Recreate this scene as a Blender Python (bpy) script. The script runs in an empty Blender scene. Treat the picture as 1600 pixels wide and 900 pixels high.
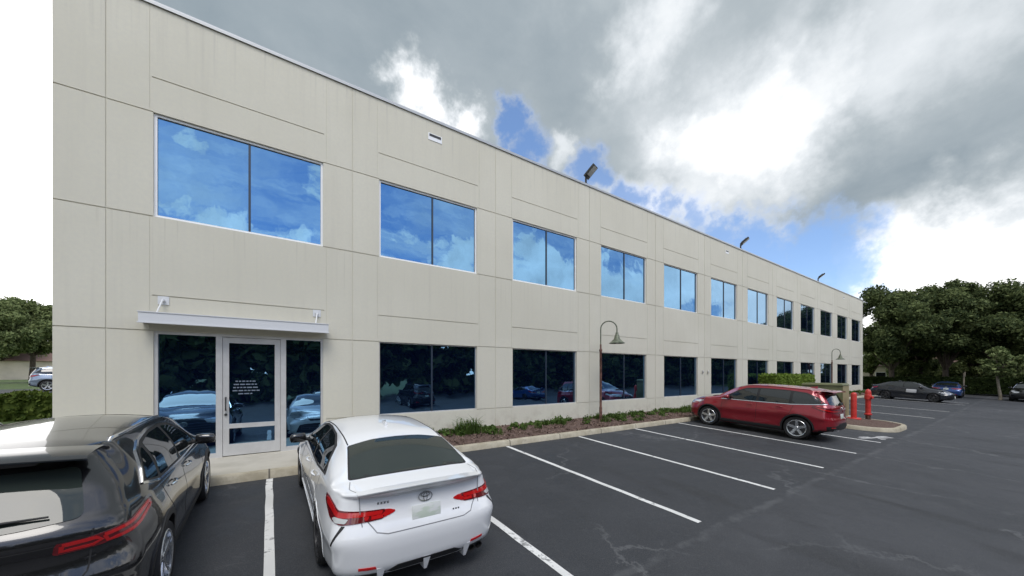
import bpy, bmesh, math, random
import numpy as np
from mathutils import Vector, Matrix
from mathutils.bvhtree import BVHTree
from mathutils.geometry import delaunay_2d_cdt

random.seed(7)
rng = np.random.default_rng(7)
R = math.radians
scene = bpy.context.scene
COL = scene.collection

# ------------------------------------------------------------------ camera
CAM_H = 1.98
YAW = R(34.2)
cam_d = bpy.data.cameras.new("camera")
cam = bpy.data.objects.new("camera", cam_d)
COL.objects.link(cam)
cam.location = (0, 0, CAM_H)
cam.rotation_euler = (R(90), 0, -YAW)
cam_d.sensor_fit = 'HORIZONTAL'
cam_d.sensor_width = 36
cam_d.lens = 558 / 1600 * 36
cam_d.shift_y = 134 / 1600
cam_d.clip_start = 0.05
cam_d.clip_end = 3000
scene.camera = cam

# ------------------------------------------------------------------ light
SUN_EL, SUN_AZ = 58, 200          # azimuth measured clockwise from +Y (behind and left of the camera)
SUN_STRENGTH = 1.5
SKY_STRENGTH = 0.10
scene.view_settings.view_transform = 'Standard'
scene.view_settings.look = 'None'
scene.view_settings.exposure = 0.38
scene.view_settings.gamma = 1.0
scene.view_settings.use_curve_mapping = False
scene.cycles.use_denoising = True
scene.cycles.max_bounces = 8
scene.cycles.caustics_reflective = False
scene.cycles.caustics_refractive = False
scene.cycles.sample_clamp_indirect = 6.0

sun_d = bpy.data.lights.new("sun", 'SUN')
sun_d.energy = SUN_STRENGTH
sun_d.angle = R(30)
sun_d.color = (1.0, 0.955, 0.88)
sun = bpy.data.objects.new("sun", sun_d)
COL.objects.link(sun)
sd = Vector((math.sin(R(SUN_AZ)) * math.cos(R(SUN_EL)), math.cos(R(SUN_AZ)) * math.cos(R(SUN_EL)), math.sin(R(SUN_EL))))
sun.rotation_euler = sd.to_track_quat('Z', 'Y').to_euler()
sun.location = sd * 60


def pxdir(x, y):
    r = (x - 800) / 558
    u = (584 - y) / 558
    return Vector((math.sin(YAW) + r * math.cos(YAW), math.cos(YAW) - r * math.sin(YAW), u)).normalized()


class NT:
    """small helper to write node trees"""
    def __init__(self, tree):
        self.t = tree
        self.n = tree.nodes
        self.l = tree.links

    def new(self, kind, **kw):
        nd = self.n.new(kind)
        for k, v in kw.items():
            setattr(nd, k, v)
        return nd

    def put(self, sock, v):
        if isinstance(v, bpy.types.NodeSocket):
            self.l.new(v, sock)
        elif v is not None:
            sock.default_value = v

    def math(self, op, a, b=None, c=None, clamp=False):
        nd = self.new('ShaderNodeMath', operation=op, use_clamp=clamp)
        self.put(nd.inputs[0], a)
        self.put(nd.inputs[1], b)
        self.put(nd.inputs[2], c)
        return nd.outputs[0]

    def vmath(self, op, a, b=None, s=None):
        nd = self.new('ShaderNodeVectorMath', operation=op)
        self.put(nd.inputs[0], a)
        self.put(nd.inputs[1], b)
        if s is not None:
            self.put(nd.inputs['Scale'], s)
        return nd.outputs['Value'] if op in ('DISTANCE', 'DOT_PRODUCT', 'LENGTH') else nd.outputs[0]

    def noise(self, vec, scale, detail=4, rough=0.5, dist=0.0, color=False):
        nd = self.new('ShaderNodeTexNoise')
        self.put(nd.inputs['Vector'], vec)
        nd.inputs['Scale'].default_value = scale
        nd.inputs['Detail'].default_value = detail
        nd.inputs['Roughness'].default_value = rough
        nd.inputs['Distortion'].default_value = dist
        return nd.outputs['Color'] if color else nd.outputs['Fac']

    def smooth(self, v, a, b, lo=0.0, hi=1.0):
        nd = self.new('ShaderNodeMapRange', interpolation_type='SMOOTHSTEP')
        self.put(nd.inputs['Value'], v)
        if a < b:
            vals = (a, b, lo, hi)
        else:
            vals = (b, a, hi, lo)
        for i, q in enumerate(vals):
            nd.inputs[i + 1].default_value = q
        return nd.outputs[0]

    def mix(self, f, a, b, blend='MIX'):
        nd = self.new('ShaderNodeMix', data_type='RGBA', blend_type=blend)
        self.put(nd.inputs[0], f)
        for s, v in ((nd.inputs[6], a), (nd.inputs[7], b)):
            if isinstance(v, tuple) and len(v) == 3:
                v = v + (1,)
            self.put(s, v)
        return nd.outputs[2]

    def ramp(self, f, stops):
        nd = self.new('ShaderNodeValToRGB')
        self.put(nd.inputs[0], f)
        e = nd.color_ramp.elements
        while len(e) < len(stops):
            e.new(0.5)
        for q, (p, c) in zip(e, stops):
            q.position = p
            q.color = c + (1,) if len(c) == 3 else c
        return nd.outputs[0]

    def sep(self, v):
        nd = self.new('ShaderNodeSeparateXYZ')
        self.put(nd.inputs[0], v)
        return nd.outputs

    def comb(self, x, y, z):
        nd = self.new('ShaderNodeCombineXYZ')
        for s, v in zip(nd.inputs, (x, y, z)):
            self.put(s, v)
        return nd.outputs[0]


# ------------------------------------------------------------------ sky
world = bpy.data.worlds.new("World")
scene.world = world
world.use_nodes = True
W = NT(world.node_tree)
W.n.clear()
wout = W.new('ShaderNodeOutputWorld')
wbg = W.new('ShaderNodeBackground')
wbg.inputs['Strength'].default_value = SKY_STRENGTH
W.l.new(wbg.outputs[0], wout.inputs[0])
sky = W.new('ShaderNodeTexSky', sky_type='NISHITA')
sky.sun_disc = False
sky.sun_elevation = R(SUN_EL)
sky.sun_rotation = R(SUN_AZ)
sky.air_density = 1.0
sky.dust_density = 0.6
sky.ozone_density = 1.2
tc = W.new('ShaderNodeTexCoord')
dirv = W.vmath('NORMALIZE', tc.outputs['Generated'])
wn = W.noise(dirv, 5.0, 6, 0.6, color=True)
warp = W.vmath('SCALE', W.vmath('SUBTRACT', wn, (0.5, 0.5, 0.5)), s=0.24)
wn2 = W.noise(dirv, 24.0, 5, 0.6, color=True)
warp = W.vmath('ADD', warp, W.vmath('SCALE', W.vmath('SUBTRACT', wn2, (0.5, 0.5, 0.5)), s=0.07))
wd = W.vmath('ADD', dirv, warp)
dx, dy, dz = W.sep(dirv)
zz = W.math('ADD', W.math('MAXIMUM', dz, 0.0), 0.16)
plan = W.comb(W.math('DIVIDE', dx, zz), W.math('DIVIDE', dy, zz), 0.0)
fb = W.noise(plan, 1.1, 8, 0.58, 0.3)
fb2 = W.noise(plan, 3.2, 7, 0.6, 0.2)
fdir = W.noise(dirv, 7.0, 8, 0.6, 0.4)


def lobes(items):
    tot = None
    for (px, py, r0, r1, w) in items:
        c = pxdir(px, py)
        d = W.vmath('DISTANCE', wd, tuple(c))
        v = W.smooth(d, r1, r0, 0.0, w)
        tot = v if tot is None else W.math('MAXIMUM', tot, v)
    return tot


# openings of blue sky, bright cloud patches and dark cloud patches, by direction
blue_f = lobes([(818, 232, .02, .075, 1), (792, 196, .02, .06, 1), (800, 260, .02, .06, 1), (935, 272, .02, .07, .9), (985, 300, .02, .07, .9), (1035, 322, .02, .06, .8), (1085, 345, .01, .06, .8),
                (1140, 362, .03, .08, .9), (1200, 375, .05, .11, .95), (1265, 395, .05, .12, .95), (1315, 415, .04, .10, .9), (1340, 375, .02, .08, .9)])
white = lobes([(632, 140, .01, .075, 1.1), (665, 175, .01, .075, 1.0), (710, 195, .01, .07, 1.0), (1210, 190, .03, .22, .85), (1120, 225, .02, .15, .75), (1300, 120, .02, .16, .65), (1450, 70, .03, .18, .45), (1010, 80, .02, .12, .5),
               (1440, 425, .05, .14, .95), (1560, 425, .05, .15, .95), (1480, 475, .1, .2, 1.0), (1620, 480, .1, .24, 1.0), (1370, 445, .02, .08, .9),
               (1010, 315, .02, .12, .55), (1090, 305, .02, .12, .5), (880, 240, .01, .06, .5), (1420, 365, .02, .10, .5), (-260, 280, .26, .46, 2.2), (60, 330, .05, .18, 1.6)])
dark = lobes([(420, 30, .2, .5, 1.0), (700, 30, .1, .35, .9), (880, 130, .05, .22, .8), (1180, 70, .02, .12, .5), (1380, 280, .08, .22, 1.0), (1560, 230, .1, .28, .9), (1250, 300, .03, .14, .7), (960, 230, .02, .11, .5), (1520, 330, .05, .14, .8), (1380, 20, .04, .16, .6)])
# the half of the sky behind the camera is blue with cumulus; it is what the windows mirror
back_d = W.vmath('DISTANCE', wd, tuple(Vector((0.25, -1.0, 0.42)).normalized()))
back = W.smooth(back_d, 1.12, 0.9)
lowc = W.smooth(dz, 0.46, 0.22, -0.03, 0.20)
wisp = W.noise(W.vmath('MULTIPLY', plan, (0.7, 2.0, 1.0)), 1.6, 7, 0.62, 0.6)
puff = W.smooth(W.math('ADD', fdir, lowc), 0.555, 0.66)
thin = W.smooth(wisp, 0.36, 0.70, 0.0, 0.7)
bcloud = W.math('MAXIMUM', puff, thin)
blue_b = W.math('MULTIPLY', back, W.math('SUBTRACT', 1.0, bcloud))
blue = W.math('MAXIMUM', blue_f, blue_b, clamp=True)
# cloud brightness
br = W.math('ADD', 0.46, W.math('MULTIPLY', W.math('SUBTRACT', fb, 0.5), 0.46))
br = W.math('ADD', br, W.math('MULTIPLY', W.math('SUBTRACT', fb2, 0.5), 0.22))
br = W.math('ADD', br, W.math('MULTIPLY', white, 0.62))
br = W.math('SUBTRACT', br, W.math('MULTIPLY', dark, 0.20))
rim = W.smooth(blue_f, 0.0, 0.5, 0.0, 0.14)
br = W.math('ADD', br, rim)
br = W.math('ADD', br, W.math('MULTIPLY', back, W.math('ADD', 0.10, W.math('MULTIPLY', W.noise(dirv, 12.0, 6, .6), 1.55))))
br = W.math('MAXIMUM', br, 0.16)
ccol = W.ramp(W.math('MULTIPLY', br, 0.5), [(0.08, (.20, .25, .29)), (0.2, (.36, .405, .435)), (0.34, (.62, .655, .685)), (0.5, (1, 1, 1)), (1.0, (1.9, 1.88, 1.86))])
ccol10 = W.vmath('SCALE', ccol, s=1.0 / SKY_STRENGTH)
skyc = W.vmath('ADD', W.vmath('MULTIPLY', sky.outputs[0], (1.1, 1.2, 1.38)), (0.35, 0.6, 1.0))
W.l.new(W.mix(blue, ccol10, skyc), wbg.inputs['Color'])

# ------------------------------------------------------------------ materials
MATS = {}


def mat(name, color, rough=0.6, metal=0.0, spec=None, coat=0.0, extra=None, emit=None):
    m = bpy.data.materials.new(name)
    m.use_nodes = True
    t = NT(m.node_tree)
    b = t.n['Principled BSDF']
    b.inputs['Base Color'].default_value = tuple(color) + (1,)
    b.inputs['Roughness'].default_value = rough
    b.inputs['Metallic'].default_value = metal
    if spec is not None:
        b.inputs['Specular IOR Level'].default_value = spec
    if coat:
        b.inputs['Coat Weight'].default_value = coat
        b.inputs['Coat Roughness'].default_value = 0.02
    if extra:
        extra(t, b)
    MATS[name] = m
    return m


def coord(t, kind='Object', scale=None):
    v = t.new('ShaderNodeTexCoord').outputs[kind]
    if scale:
        v = t.vmath('MULTIPLY', v, scale)
    return v


def bump(t, b, h, strength=0.2, dist=0.01):
    nd = t.new('ShaderNodeBump')
    nd.inputs['Strength'].default_value = strength
    nd.inputs['Distance'].default_value = dist
    t.put(nd.inputs['Height'], h)
    t.l.new(nd.outputs[0], b.inputs['Normal'])


def varied(c1, c2, scale, detail=5, bstr=0.0, bdist=0.01, stretch=None, bscale=None):
    def f(t, b):
        v = coord(t, 'Object', stretch)
        n = t.noise(v, scale, detail, 0.6)
        t.l.new(t.mix(t.smooth(n, 0.3, 0.7), c1, c2), b.inputs['Base Color'])
        if bstr:
            bump(t, b, t.noise(v, bscale or scale * 4, 4, 0.6), bstr, bdist)
    return f


def facade_x(t, b):
    v = coord(t)
    big = t.noise(v, 0.35, 4, 0.6)
    streak = t.noise(t.vmath('MULTIPLY', v, (3.0, 3.0, 0.12)), 1.6, 5, 0.65)
    drip = t.noise(t.vmath('MULTIPLY', v, (9.0, 9.0, .16)), 1.3, 3, .6)
    fine = t.noise(v, 14.0, 4, 0.6)
    px_, _, pz_ = t.sep(v)
    cell = t.comb(t.math('FLOOR', t.math('DIVIDE', t.math('ADD', px_, 2.58), 4.366)), 0.0, t.math('FLOOR', t.math('DIVIDE', t.math('ADD', pz_, .95), 2.05)))
    wn = t.new('ShaderNodeTexWhiteNoise')
    t.put(wn.inputs['Vector'], cell)
    c = t.mix(t.smooth(big, 0.3, 0.7), (.62, .595, .49), (.68, .655, .55))
    c = t.mix(t.math('MULTIPLY', wn.outputs['Value'], .4), c, (.59, .565, .465))
    c = t.mix(t.smooth(streak, 0.48, 0.74, 0, .32), c, (.55, .525, .44))
    c = t.mix(t.smooth(fine, 0.3, 0.7, 0, .25), c, (.55, .53, .48))
    dz_ = t.math('SUBTRACT', 5.14, pz_)
    dm = t.math('MULTIPLY', t.math('MULTIPLY', t.smooth(dz_, 1.5, 0.0), t.math('GREATER_THAN', dz_, 0.0)), t.smooth(drip, .56, .72))
    c = t.mix(t.math('MULTIPLY', dm, .38), c, (.40, .375, .31))
    # soil splashed up the foot of the wall and runs under the parapet
    z = t.sep(v)[2]
    spl = t.math('MULTIPLY', t.smooth(z, 0.95, 0.25, 0, 1), t.smooth(t.noise(v, 3.0, 5, .65), .42, .7))
    c = t.mix(t.math('MULTIPLY', spl, 0.45), c, (.36, .31, .25))
    run = t.math('MULTIPLY', t.smooth(z, 8.0, 9.45, 0, 1), t.smooth(t.noise(t.vmath('MULTIPLY', v, (4.0, 4.0, .1)), 2.2, 4, .6), .5, .75))
    c = t.mix(t.math('MULTIPLY', run, 0.5), c, (.40, .385, .35))
    t.l.new(c, b.inputs['Base Color'])
    bump(t, b, fine, 0.25, 0.004)


mat('facade', (.6, .58, .52), 0.85, extra=facade_x)
mat('coping', (.46, .47, .47), 0.45, 0.4)
mat('white_frame', (.86, .87, .88), 0.4)
mat('alu_frame', (.50, .50, .48), 0.42, 0.25, extra=varied((.54, .535, .52), (.62, .615, .60), 3))
mat('dark_mullion', (.03, .045, .07), 0.35)


def glass_x(t, b):
    v = coord(t)
    n = t.noise(v, 0.9, 2, 0.4)
    n2 = t.noise(v, 3.5, 2, 0.4)
    bump(t, b, t.math('ADD', n, t.math('MULTIPLY', n2, 0.15)), 0.45, 0.014)


mat('coated_glass', (.165, .325, .50), 0.008, 1.0, extra=glass_x)
_t = NT(MATS['coated_glass'].node_tree)
_df = _t.new('ShaderNodeBsdfDiffuse')
_df.inputs['Color'].default_value = (.006, .017, .070, 1)
_mx = _t.new('ShaderNodeMixShader')
_mx.inputs[0].default_value = 0.14
_t.l.new(_t.n['Principled BSDF'].outputs[0], _mx.inputs[1])
_t.l.new(_df.outputs[0], _mx.inputs[2])
_t.l.new(_mx.outputs[0], _t.n['Material Output'].inputs['Surface'])


def asphalt_x(t, b):
    v = coord(t)
    big = t.noise(v, 0.22, 5, 0.6, 0.4)
    mid = t.noise(v, 1.3, 6, 0.65)
    fine = t.noise(v, 60.0, 3, 0.7)
    c = t.mix(t.smooth(big, 0.34, 0.66), (.016, .018, .022), (.038, .040, .046))
    c = t.mix(t.smooth(mid, 0.42, 0.70, 0, .8), c, (.052, .055, .061))
    # sealed bays next to the building, paving joint along the bay ends
    yv = t.math('ADD', t.sep(v)[1], t.math('MULTIPLY', t.math('SUBTRACT', t.noise(v, 1.1, 4, .6), .5), .5))
    bay = t.smooth(yv, 2.45, 2.75)
    c = t.mix(t.math('MULTIPLY', bay, .5), c, (.014, .017, .022))
    st = t.smooth(t.noise(t.vmath('MULTIPLY', v, (1.0, .35, 1)), 0.9, 4, .5, .5), 0.58, 0.72)
    c = t.mix(t.math('MULTIPLY', st, .75), c, (.012, .013, .015))
    jn = t.math('ABSOLUTE', t.math('SUBTRACT', t.math('ADD', t.sep(v)[1], t.math('MULTIPLY', t.math('SUBTRACT', t.noise(v, 2.0, 6, .7), .5), .35)), 2.62))
    jm = t.math('MULTIPLY', t.smooth(jn, .10, .02), t.smooth(t.noise(v, 1.6, 5, .7), .38, .6))
    c = t.mix(t.math('MULTIPLY', jm, .55), c, (.095, .098, .102))
    # hairline cracks, patched pale
    wv = t.vmath('ADD', v, t.vmath('SCALE', t.noise(v, 0.8, 6, .7, color=True), s=1.6))
    vo = t.new('ShaderNodeTexVoronoi', feature='DISTANCE_TO_EDGE')
    t.put(vo.inputs['Vector'], wv)
    vo.inputs['Scale'].default_value = 0.22
    ck = t.math('MULTIPLY', t.smooth(vo.outputs['Distance'], 0.010, 0.001), t.smooth(t.noise(v, .3, 3), .40, .55))
    c = t.mix(t.math('MULTIPLY', ck, .7), c, (.105, .108, .112))
    scuff = t.smooth(t.noise(t.vmath('MULTIPLY', v, (.5, 6.0, 1)), 2.0, 5, .7), .66, .78)
    c = t.mix(t.math('MULTIPLY', scuff, .5), c, (.10, .10, .105))
    agg = t.noise(v, 160.0, 2, .6)
    c = t.mix(t.smooth(fine, .35, .75, 0, .5), c, (.065, .067, .07))
    c = t.mix(t.smooth(agg, .56, .70, 0, .6), c, (.12, .12, .12))
    blot = t.smooth(t.noise(v, 2.6, 6, .75, .8), .60, .72)
    c = t.mix(t.math('MULTIPLY', blot, .45), c, (.085, .088, .092))
    t.l.new(c, b.inputs['Base Color'])
    t.l.new(t.smooth(mid, .3, .7, .62, .85), b.inputs['Roughness'])
    bump(t, b, fine, 0.5, 0.006)


mat('asphalt', (.035, .036, .04), 0.75, extra=asphalt_x)


def paint_line_x(t, b):
    v = coord(t, 'Generated')
    g = t.new('ShaderNodeNewGeometry').outputs['Position']
    n = t.noise(g, 9.0, 6, .7)
    n2 = t.noise(g, 1.2, 3, .6)
    wear = t.smooth(t.math('ADD', n, t.math('MULTIPLY', n2, .35)), .72, .86)
    c = t.mix(t.smooth(n2, .3, .7), (.60, .60, .58), (.74, .74, .72))
    t.l.new(t.mix(t.math('MULTIPLY', wear, .8), c, (.10, .10, .10)), b.inputs['Base Color'])


mat('line_paint', (.7, .7, .68), 0.7, extra=paint_line_x)

def kerb_x(t, b):
    g = t.new('ShaderNodeNewGeometry').outputs['Position']
    n = t.noise(g, 2.2, 6, .65)
    c = t.mix(t.smooth(n, .3, .7), (.34, .30, .215), (.52, .475, .37))
    st = t.smooth(t.noise(g, 5.0, 6, .75), .55, .72)
    c = t.mix(t.math('MULTIPLY', st, .5), c, (.17, .145, .11))
    fx = t.math('FRACT', t.math('DIVIDE', t.sep(g)[0], 1.83))
    jt = t.smooth(t.math('ABSOLUTE', t.math('SUBTRACT', fx, .5)), .488, .496)
    c = t.mix(t.math('MULTIPLY', jt, .8), c, (.05, .045, .04))
    t.l.new(c, b.inputs['Base Color'])
    bump(t, b, t.noise(g, 40, 4, .6), .4, .006)


mat('kerb', (.42, .38, .29), 0.85, extra=kerb_x)
mat('concrete', (.46, .43, .37), 0.85, extra=varied((.42, .395, .33), (.52, .49, .42), 1.4, 6, .3, .004, None, 40))
mat('mulch', (.10, .065, .05), 0.95, extra=varied((.055, .03, .022), (.19, .125, .10), 18, 6, 1.0, .04, None, 30))
mat('grass', (.06, .10, .025), 0.9, extra=varied((.04, .075, .018), (.10, .14, .04), 1.5, 6, .8, .04, None, 40))


def leaf_mat(name, dark, light, scale=0.8):
    def f(t, b):
        g = t.new('ShaderNodeNewGeometry')
        n = t.noise(g.outputs['Position'], scale, 3, .6)
        rnd = g.outputs['Random Per Island']
        k = t.math('ADD', t.math('MULTIPLY', n, .7), t.math('MULTIPLY', rnd, .5))
        t.l.new(t.mix(t.smooth(k, .3, .9), dark, light), b.inputs['Base Color'])
    m = mat(name, light, 0.7, spec=.15, extra=f)
    t = NT(m.node_tree)
    b = t.n['Principled BSDF']
    tr = t.new('ShaderNodeBsdfTranslucent')
    t.l.new(b.inputs['Base Color'].links[0].from_socket, tr.inputs['Color'])
    mx = t.new('ShaderNodeMixShader')
    mx.inputs[0].default_value = .35
    t.l.new(b.outputs[0], mx.inputs[1])
    t.l.new(tr.outputs[0], mx.inputs[2])
    t.l.new(mx.outputs[0], t.n['Material Output'].inputs['Surface'])
    return m


leaf_mat('oak_leaf', (.036, .058, .024), (.185, .225, .09), .5)
leaf_mat('far_leaf', (.085, .120, .045), (.28, .33, .14), .5)
leaf_mat('light_leaf', (.13, .20, .03), (.28, .38, .08), 3)
leaf_mat('cover_leaf', (.05, .095, .018), (.13, .20, .05), 4)
leaf_mat('hedge_leaf', (.05, .085, .014), (.13, .17, .035), 3)
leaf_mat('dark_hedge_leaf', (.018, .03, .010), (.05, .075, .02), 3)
mat('bark', (.10, .08, .06), 0.95, extra=varied((.06, .045, .035), (.15, .12, .095), 6, 5, .8, .03, (3, 3, .6)))
mat('pale_bark', (.25, .22, .17), 0.9, extra=varied((.2, .17, .13), (.32, .28, .22), 6, 5, .5, .02))
mat('cream_wall', (.55, .49, .38), 0.85, extra=varied((.5, .45, .35), (.6, .54, .43), .5))
mat('roof_tile', (.16, .10, .08), 0.8)
mat('dark_glass', (.012, .014, .018), 0.03, spec=.6)
mat('rust_pole', (.13, .06, .045), 0.6, 0.3, extra=varied((.07, .035, .03), (.24, .12, .09), 9, 5))
mat('green_shade', (.13, .15, .10), 0.55, 0.2, extra=varied((.09, .105, .07), (.19, .21, .15), 9))
mat('black_metal', (.03, .03, .03), 0.5)
mat('lens', (.55, .56, .54), 0.2)
mat('transformer_green', (.125, .135, .055), 0.55, extra=varied((.11, .12, .05), (.15, .155, .07), 2))
mat('transformer_tan', (.33, .29, .16), 0.55)
mat('hydrant_red', (.58, .035, .03), 0.4, extra=varied((.5, .03, .025), (.66, .06, .05), 5))
mat('chrome', (.75, .76, .78), 0.12, 1.0)
mat('rim_silver', (.66, .67, .69), 0.25, 0.9)
mat('rim_dark', (.10, .10, .105), 0.3, 0.8)
mat('tyre', (.016, .016, .017), 0.8)
mat('mirror_black', (.012, .012, .013), 0.2, coat=.6)
mat('black_plastic', (.014, .014, .015), 0.55)
mat('well_black', (.006, .006, .006), 0.9)
mat('gap', (.012, .012, .013), 0.8)
mat('white_paint', (.80, .81, .82), 0.28, coat=1.0)
mat('white_gap', (.22, .225, .235), 0.8)
mat('black_paint', (.010, .010, .011), 0.22, coat=1.0)
mat('red_paint', (.28, .007, .018), 0.28, 0.3, coat=1.0)
mat('navy_paint', (.012, .014, .022), 0.25, coat=1.0)
mat('blue_paint', (.02, .07, .25), 0.28, 0.3, coat=1.0)
mat('steel_blue_paint', (.22, .27, .35), 0.3, 0.5, coat=1.0)
mat('silver_paint', (.5, .51, .52), 0.3, 0.5, coat=1.0)
mat('car_glass', (.010, .013, .013), 0.02, spec=.75, coat=.3)
mat('rear_glass', (.028, .036, .032), 0.03, spec=.5)
mat('tail_red', (.50, .010, .012), 0.12, coat=1.0)
mat('tail_dark', (.13, .006, .01), 0.12, coat=1.0)
mat('tail_clear', (.55, .57, .56), 0.12, coat=1.0)
mat('headlight', (.55, .57, .60), 0.08, coat=1.0)


def plate_x(t, b):
    v = coord(t, 'Generated')
    y = t.sep(v)[1]
    n = t.noise(v, 2.2, 2)
    c = t.mix(t.smooth(n, .4, .6), (.70, .72, .70), (.56, .63, .54))
    t.l.new(c, b.inputs['Base Color'])


mat('plate', (.66, .68, .65), 0.5, extra=plate_x)
mat('white_card', (.8, .8, .82), 0.5)

# ------------------------------------------------------------------ object helpers


def empty(name, label=None, cat=None, loc=(0, 0, 0), rot=(0, 0, 0), group=None):
    o = bpy.data.objects.new(name, None)
    COL.objects.link(o)
    o.location = loc
    o.rotation_euler = rot
    o.empty_display_size = 0.3
    tag(o, label, cat, group)
    return o


def tag(o, label=None, cat=None, group=None, kind=None):
    if label:
        o['label'] = label
    if cat:
        o['category'] = cat
    if group:
        o['group'] = group
    if kind:
        o['kind'] = kind
    return o


def link(name, me, parent=None):
    o = bpy.data.objects.new(name, me)
    COL.objects.link(o)
    if parent is not None:
        o.parent = parent
    return o


class MB:
    def __init__(self):
        self.v = []
        self.f = []
        self.m = []
        self.cur = 0

    def add(self, vs, fs):
        o = len(self.v)
        self.v += [tuple(p) for p in vs]
        for q in fs:
            self.f.append(tuple(o + i for i in q))
            self.m.append(self.cur)

    def box(self, x0, x1, y0, y1, z0, z1):
        self.add([(x0, y0, z0), (x1, y0, z0), (x1, y1, z0), (x0, y1, z0), (x0, y0, z1), (x1, y0, z1), (x1, y1, z1), (x0, y1, z1)],
                 [(0, 3, 2, 1), (4, 5, 6, 7), (0, 1, 5, 4), (1, 2, 6, 5), (2, 3, 7, 6), (3, 0, 4, 7)])

    def obox(self, c, ax, ay, az, hx, hy, hz):
        """box with its own axes"""
        c, ax, ay, az = map(Vector, (c, ax, ay, az))
        ax, ay, az = ax.normalized() * hx, ay.normalized() * hy, az.normalized() * hz
        vs = [c + ax * i + ay * j + az * k for k in (-1, 1) for (i, j) in ((-1, -1), (1, -1), (1, 1), (-1, 1))]
        self.add(vs, [(0, 3, 2, 1), (4, 5, 6, 7), (0, 1, 5, 4), (1, 2, 6, 5), (2, 3, 7, 6), (3, 0, 4, 7)])

    def tube(self, pts, rad, n=10, cap=True):
        pts = [Vector(p) for p in pts]
        if not isinstance(rad, (list, tuple)):
            rad = [rad] * len(pts)
        rings = []
        up = Vector((0, 0, 1))
        prev = None
        for i, p in enumerate(pts):
            d = (pts[min(i + 1, len(pts) - 1)] - pts[max(i - 1, 0)]).normalized()
            if prev is None:
                a = d.cross(up if abs(d.z) < .95 else Vector((1, 0, 0))).normalized()
            else:
                a = (prev - d * prev.dot(d)).normalized()
            prev = a
            b = d.cross(a)
            rings.append([p + (a * math.cos(2 * math.pi * k / n) + b * math.sin(2 * math.pi * k / n)) * rad[i] for k in range(n)])
        vs = [q for r in rings for q in r]
        fs = []
        for i in range(len(rings) - 1):
            for k in range(n):
                k2 = (k + 1) % n
                fs.append((i * n + k, i * n + k2, (i + 1) * n + k2, (i + 1) * n + k))
        if cap:
            fs.append(tuple(range(n - 1, -1, -1)))
            fs.append(tuple((len(rings) - 1) * n + k for k in range(n)))
        self.add(vs, fs)

    def lathe(self, prof, c=(0, 0, 0), n=24, axis='z'):
        vs = []
        for (r, h) in prof:
            for k in range(n):
                a = 2 * math.pi * k / n
                p = (r * math.cos(a), r * math.sin(a), h)
                if axis == 'y':
                    p = (p[0], h, p[1])
                vs.append((p[0] + c[0], p[1] + c[1], p[2] + c[2]))
        fs = []
        for i in range(len(prof) - 1):
            for k in range(n):
                k2 = (k + 1) % n
                q = (i * n + k, i * n + k2, (i + 1) * n + k2, (i + 1) * n + k)
                fs.append(q if axis == 'z' else q[::-1])
        self.add(vs, fs)

    def build(self, name, mats, parent=None, smooth=None, bevel=None):
        me = bpy.data.meshes.new(name)
        me.from_pydata(self.v, [], self.f)
        if not isinstance(mats, (list, tuple)):
            mats = [mats]
        for m in mats:
            me.materials.append(MATS[m])
        if len(mats) > 1:
            me.polygons.foreach_set('material_index', self.m)
        me.update()
        if bevel:
            bm = bmesh.new()
            bm.from_mesh(me)
            bmesh.ops.remove_doubles(bm, verts=bm.verts, dist=1e-5)
            es = [e for e in bm.edges if len(e.link_faces) == 2 and e.calc_face_angle(0) > R(30)]
            bmesh.ops.bevel(bm, geom=es, offset=bevel, segments=2, affect='EDGES', profile=.5)
            bm.to_mesh(me)
            bm.free()
            smooth = smooth or 40
        if smooth:
            me.shade_smooth()
            me.set_sharp_from_angle(angle=R(smooth))
        return link(name, me, parent)


def copy_tree(o, parent=None):
    c = o.copy()
    COL.objects.link(c)
    if parent is not None:
        c.parent = parent
    for ch in list(o.children):
        copy_tree(ch, c)
    return c


# ------------------------------------------------------------------ ground, lot, kerbs
SL = 0.049
KY = 8.16


def lotz(y):
    return SL * (max(y, -2.0) - KY) if y < KY else 0.0


def sheet(name, xs, ys, zf, m, kind='structure', label=None, cat=None):
    vs = [(x, y, zf(x, y)) for y in ys for x in xs]
    nx = len(xs)
    fs = [(j * nx + i, j * nx + i + 1, (j + 1) * nx + i + 1, (j + 1) * nx + i) for j in range(len(ys) - 1) for i in range(nx - 1)]
    b = MB()
    b.add(vs, fs)
    o = b.build(name, m)
    return tag(o, label, cat, None, kind)




def rise(x, y):
    return .05 + (.67 * min(max((y - 8.3) / 21.7, 0), 1) + .15 * min(max((y - 30) / 30, 0), 1) if x < -4.9 else 0)


sheet('ground', [-1500, -60, -5, -3.4, 52, 75, 1500], [-1500, -60, -2, 8.0, 8.3, 30, 60, 1500], lambda x, y: (lotz(y) - .06) if y < 8.1 else rise(x, y), 'grass', label='green lawn and earth around the building and the car park', cat='ground')
sheet('parking_lot', [-30, 0, 30, 75], [-20.5, -2, 2, KY - .001], lambda x, y: lotz(y), 'asphalt', label='dark worn asphalt car park sloping up to the building', cat='car park')
sheet('side_road', [-60, -5.1], [35.5, 43.5], lambda x, y: rise(-10, y) + .012, 'asphalt', label='strip of asphalt road past the left end of the building', cat='road')

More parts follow.
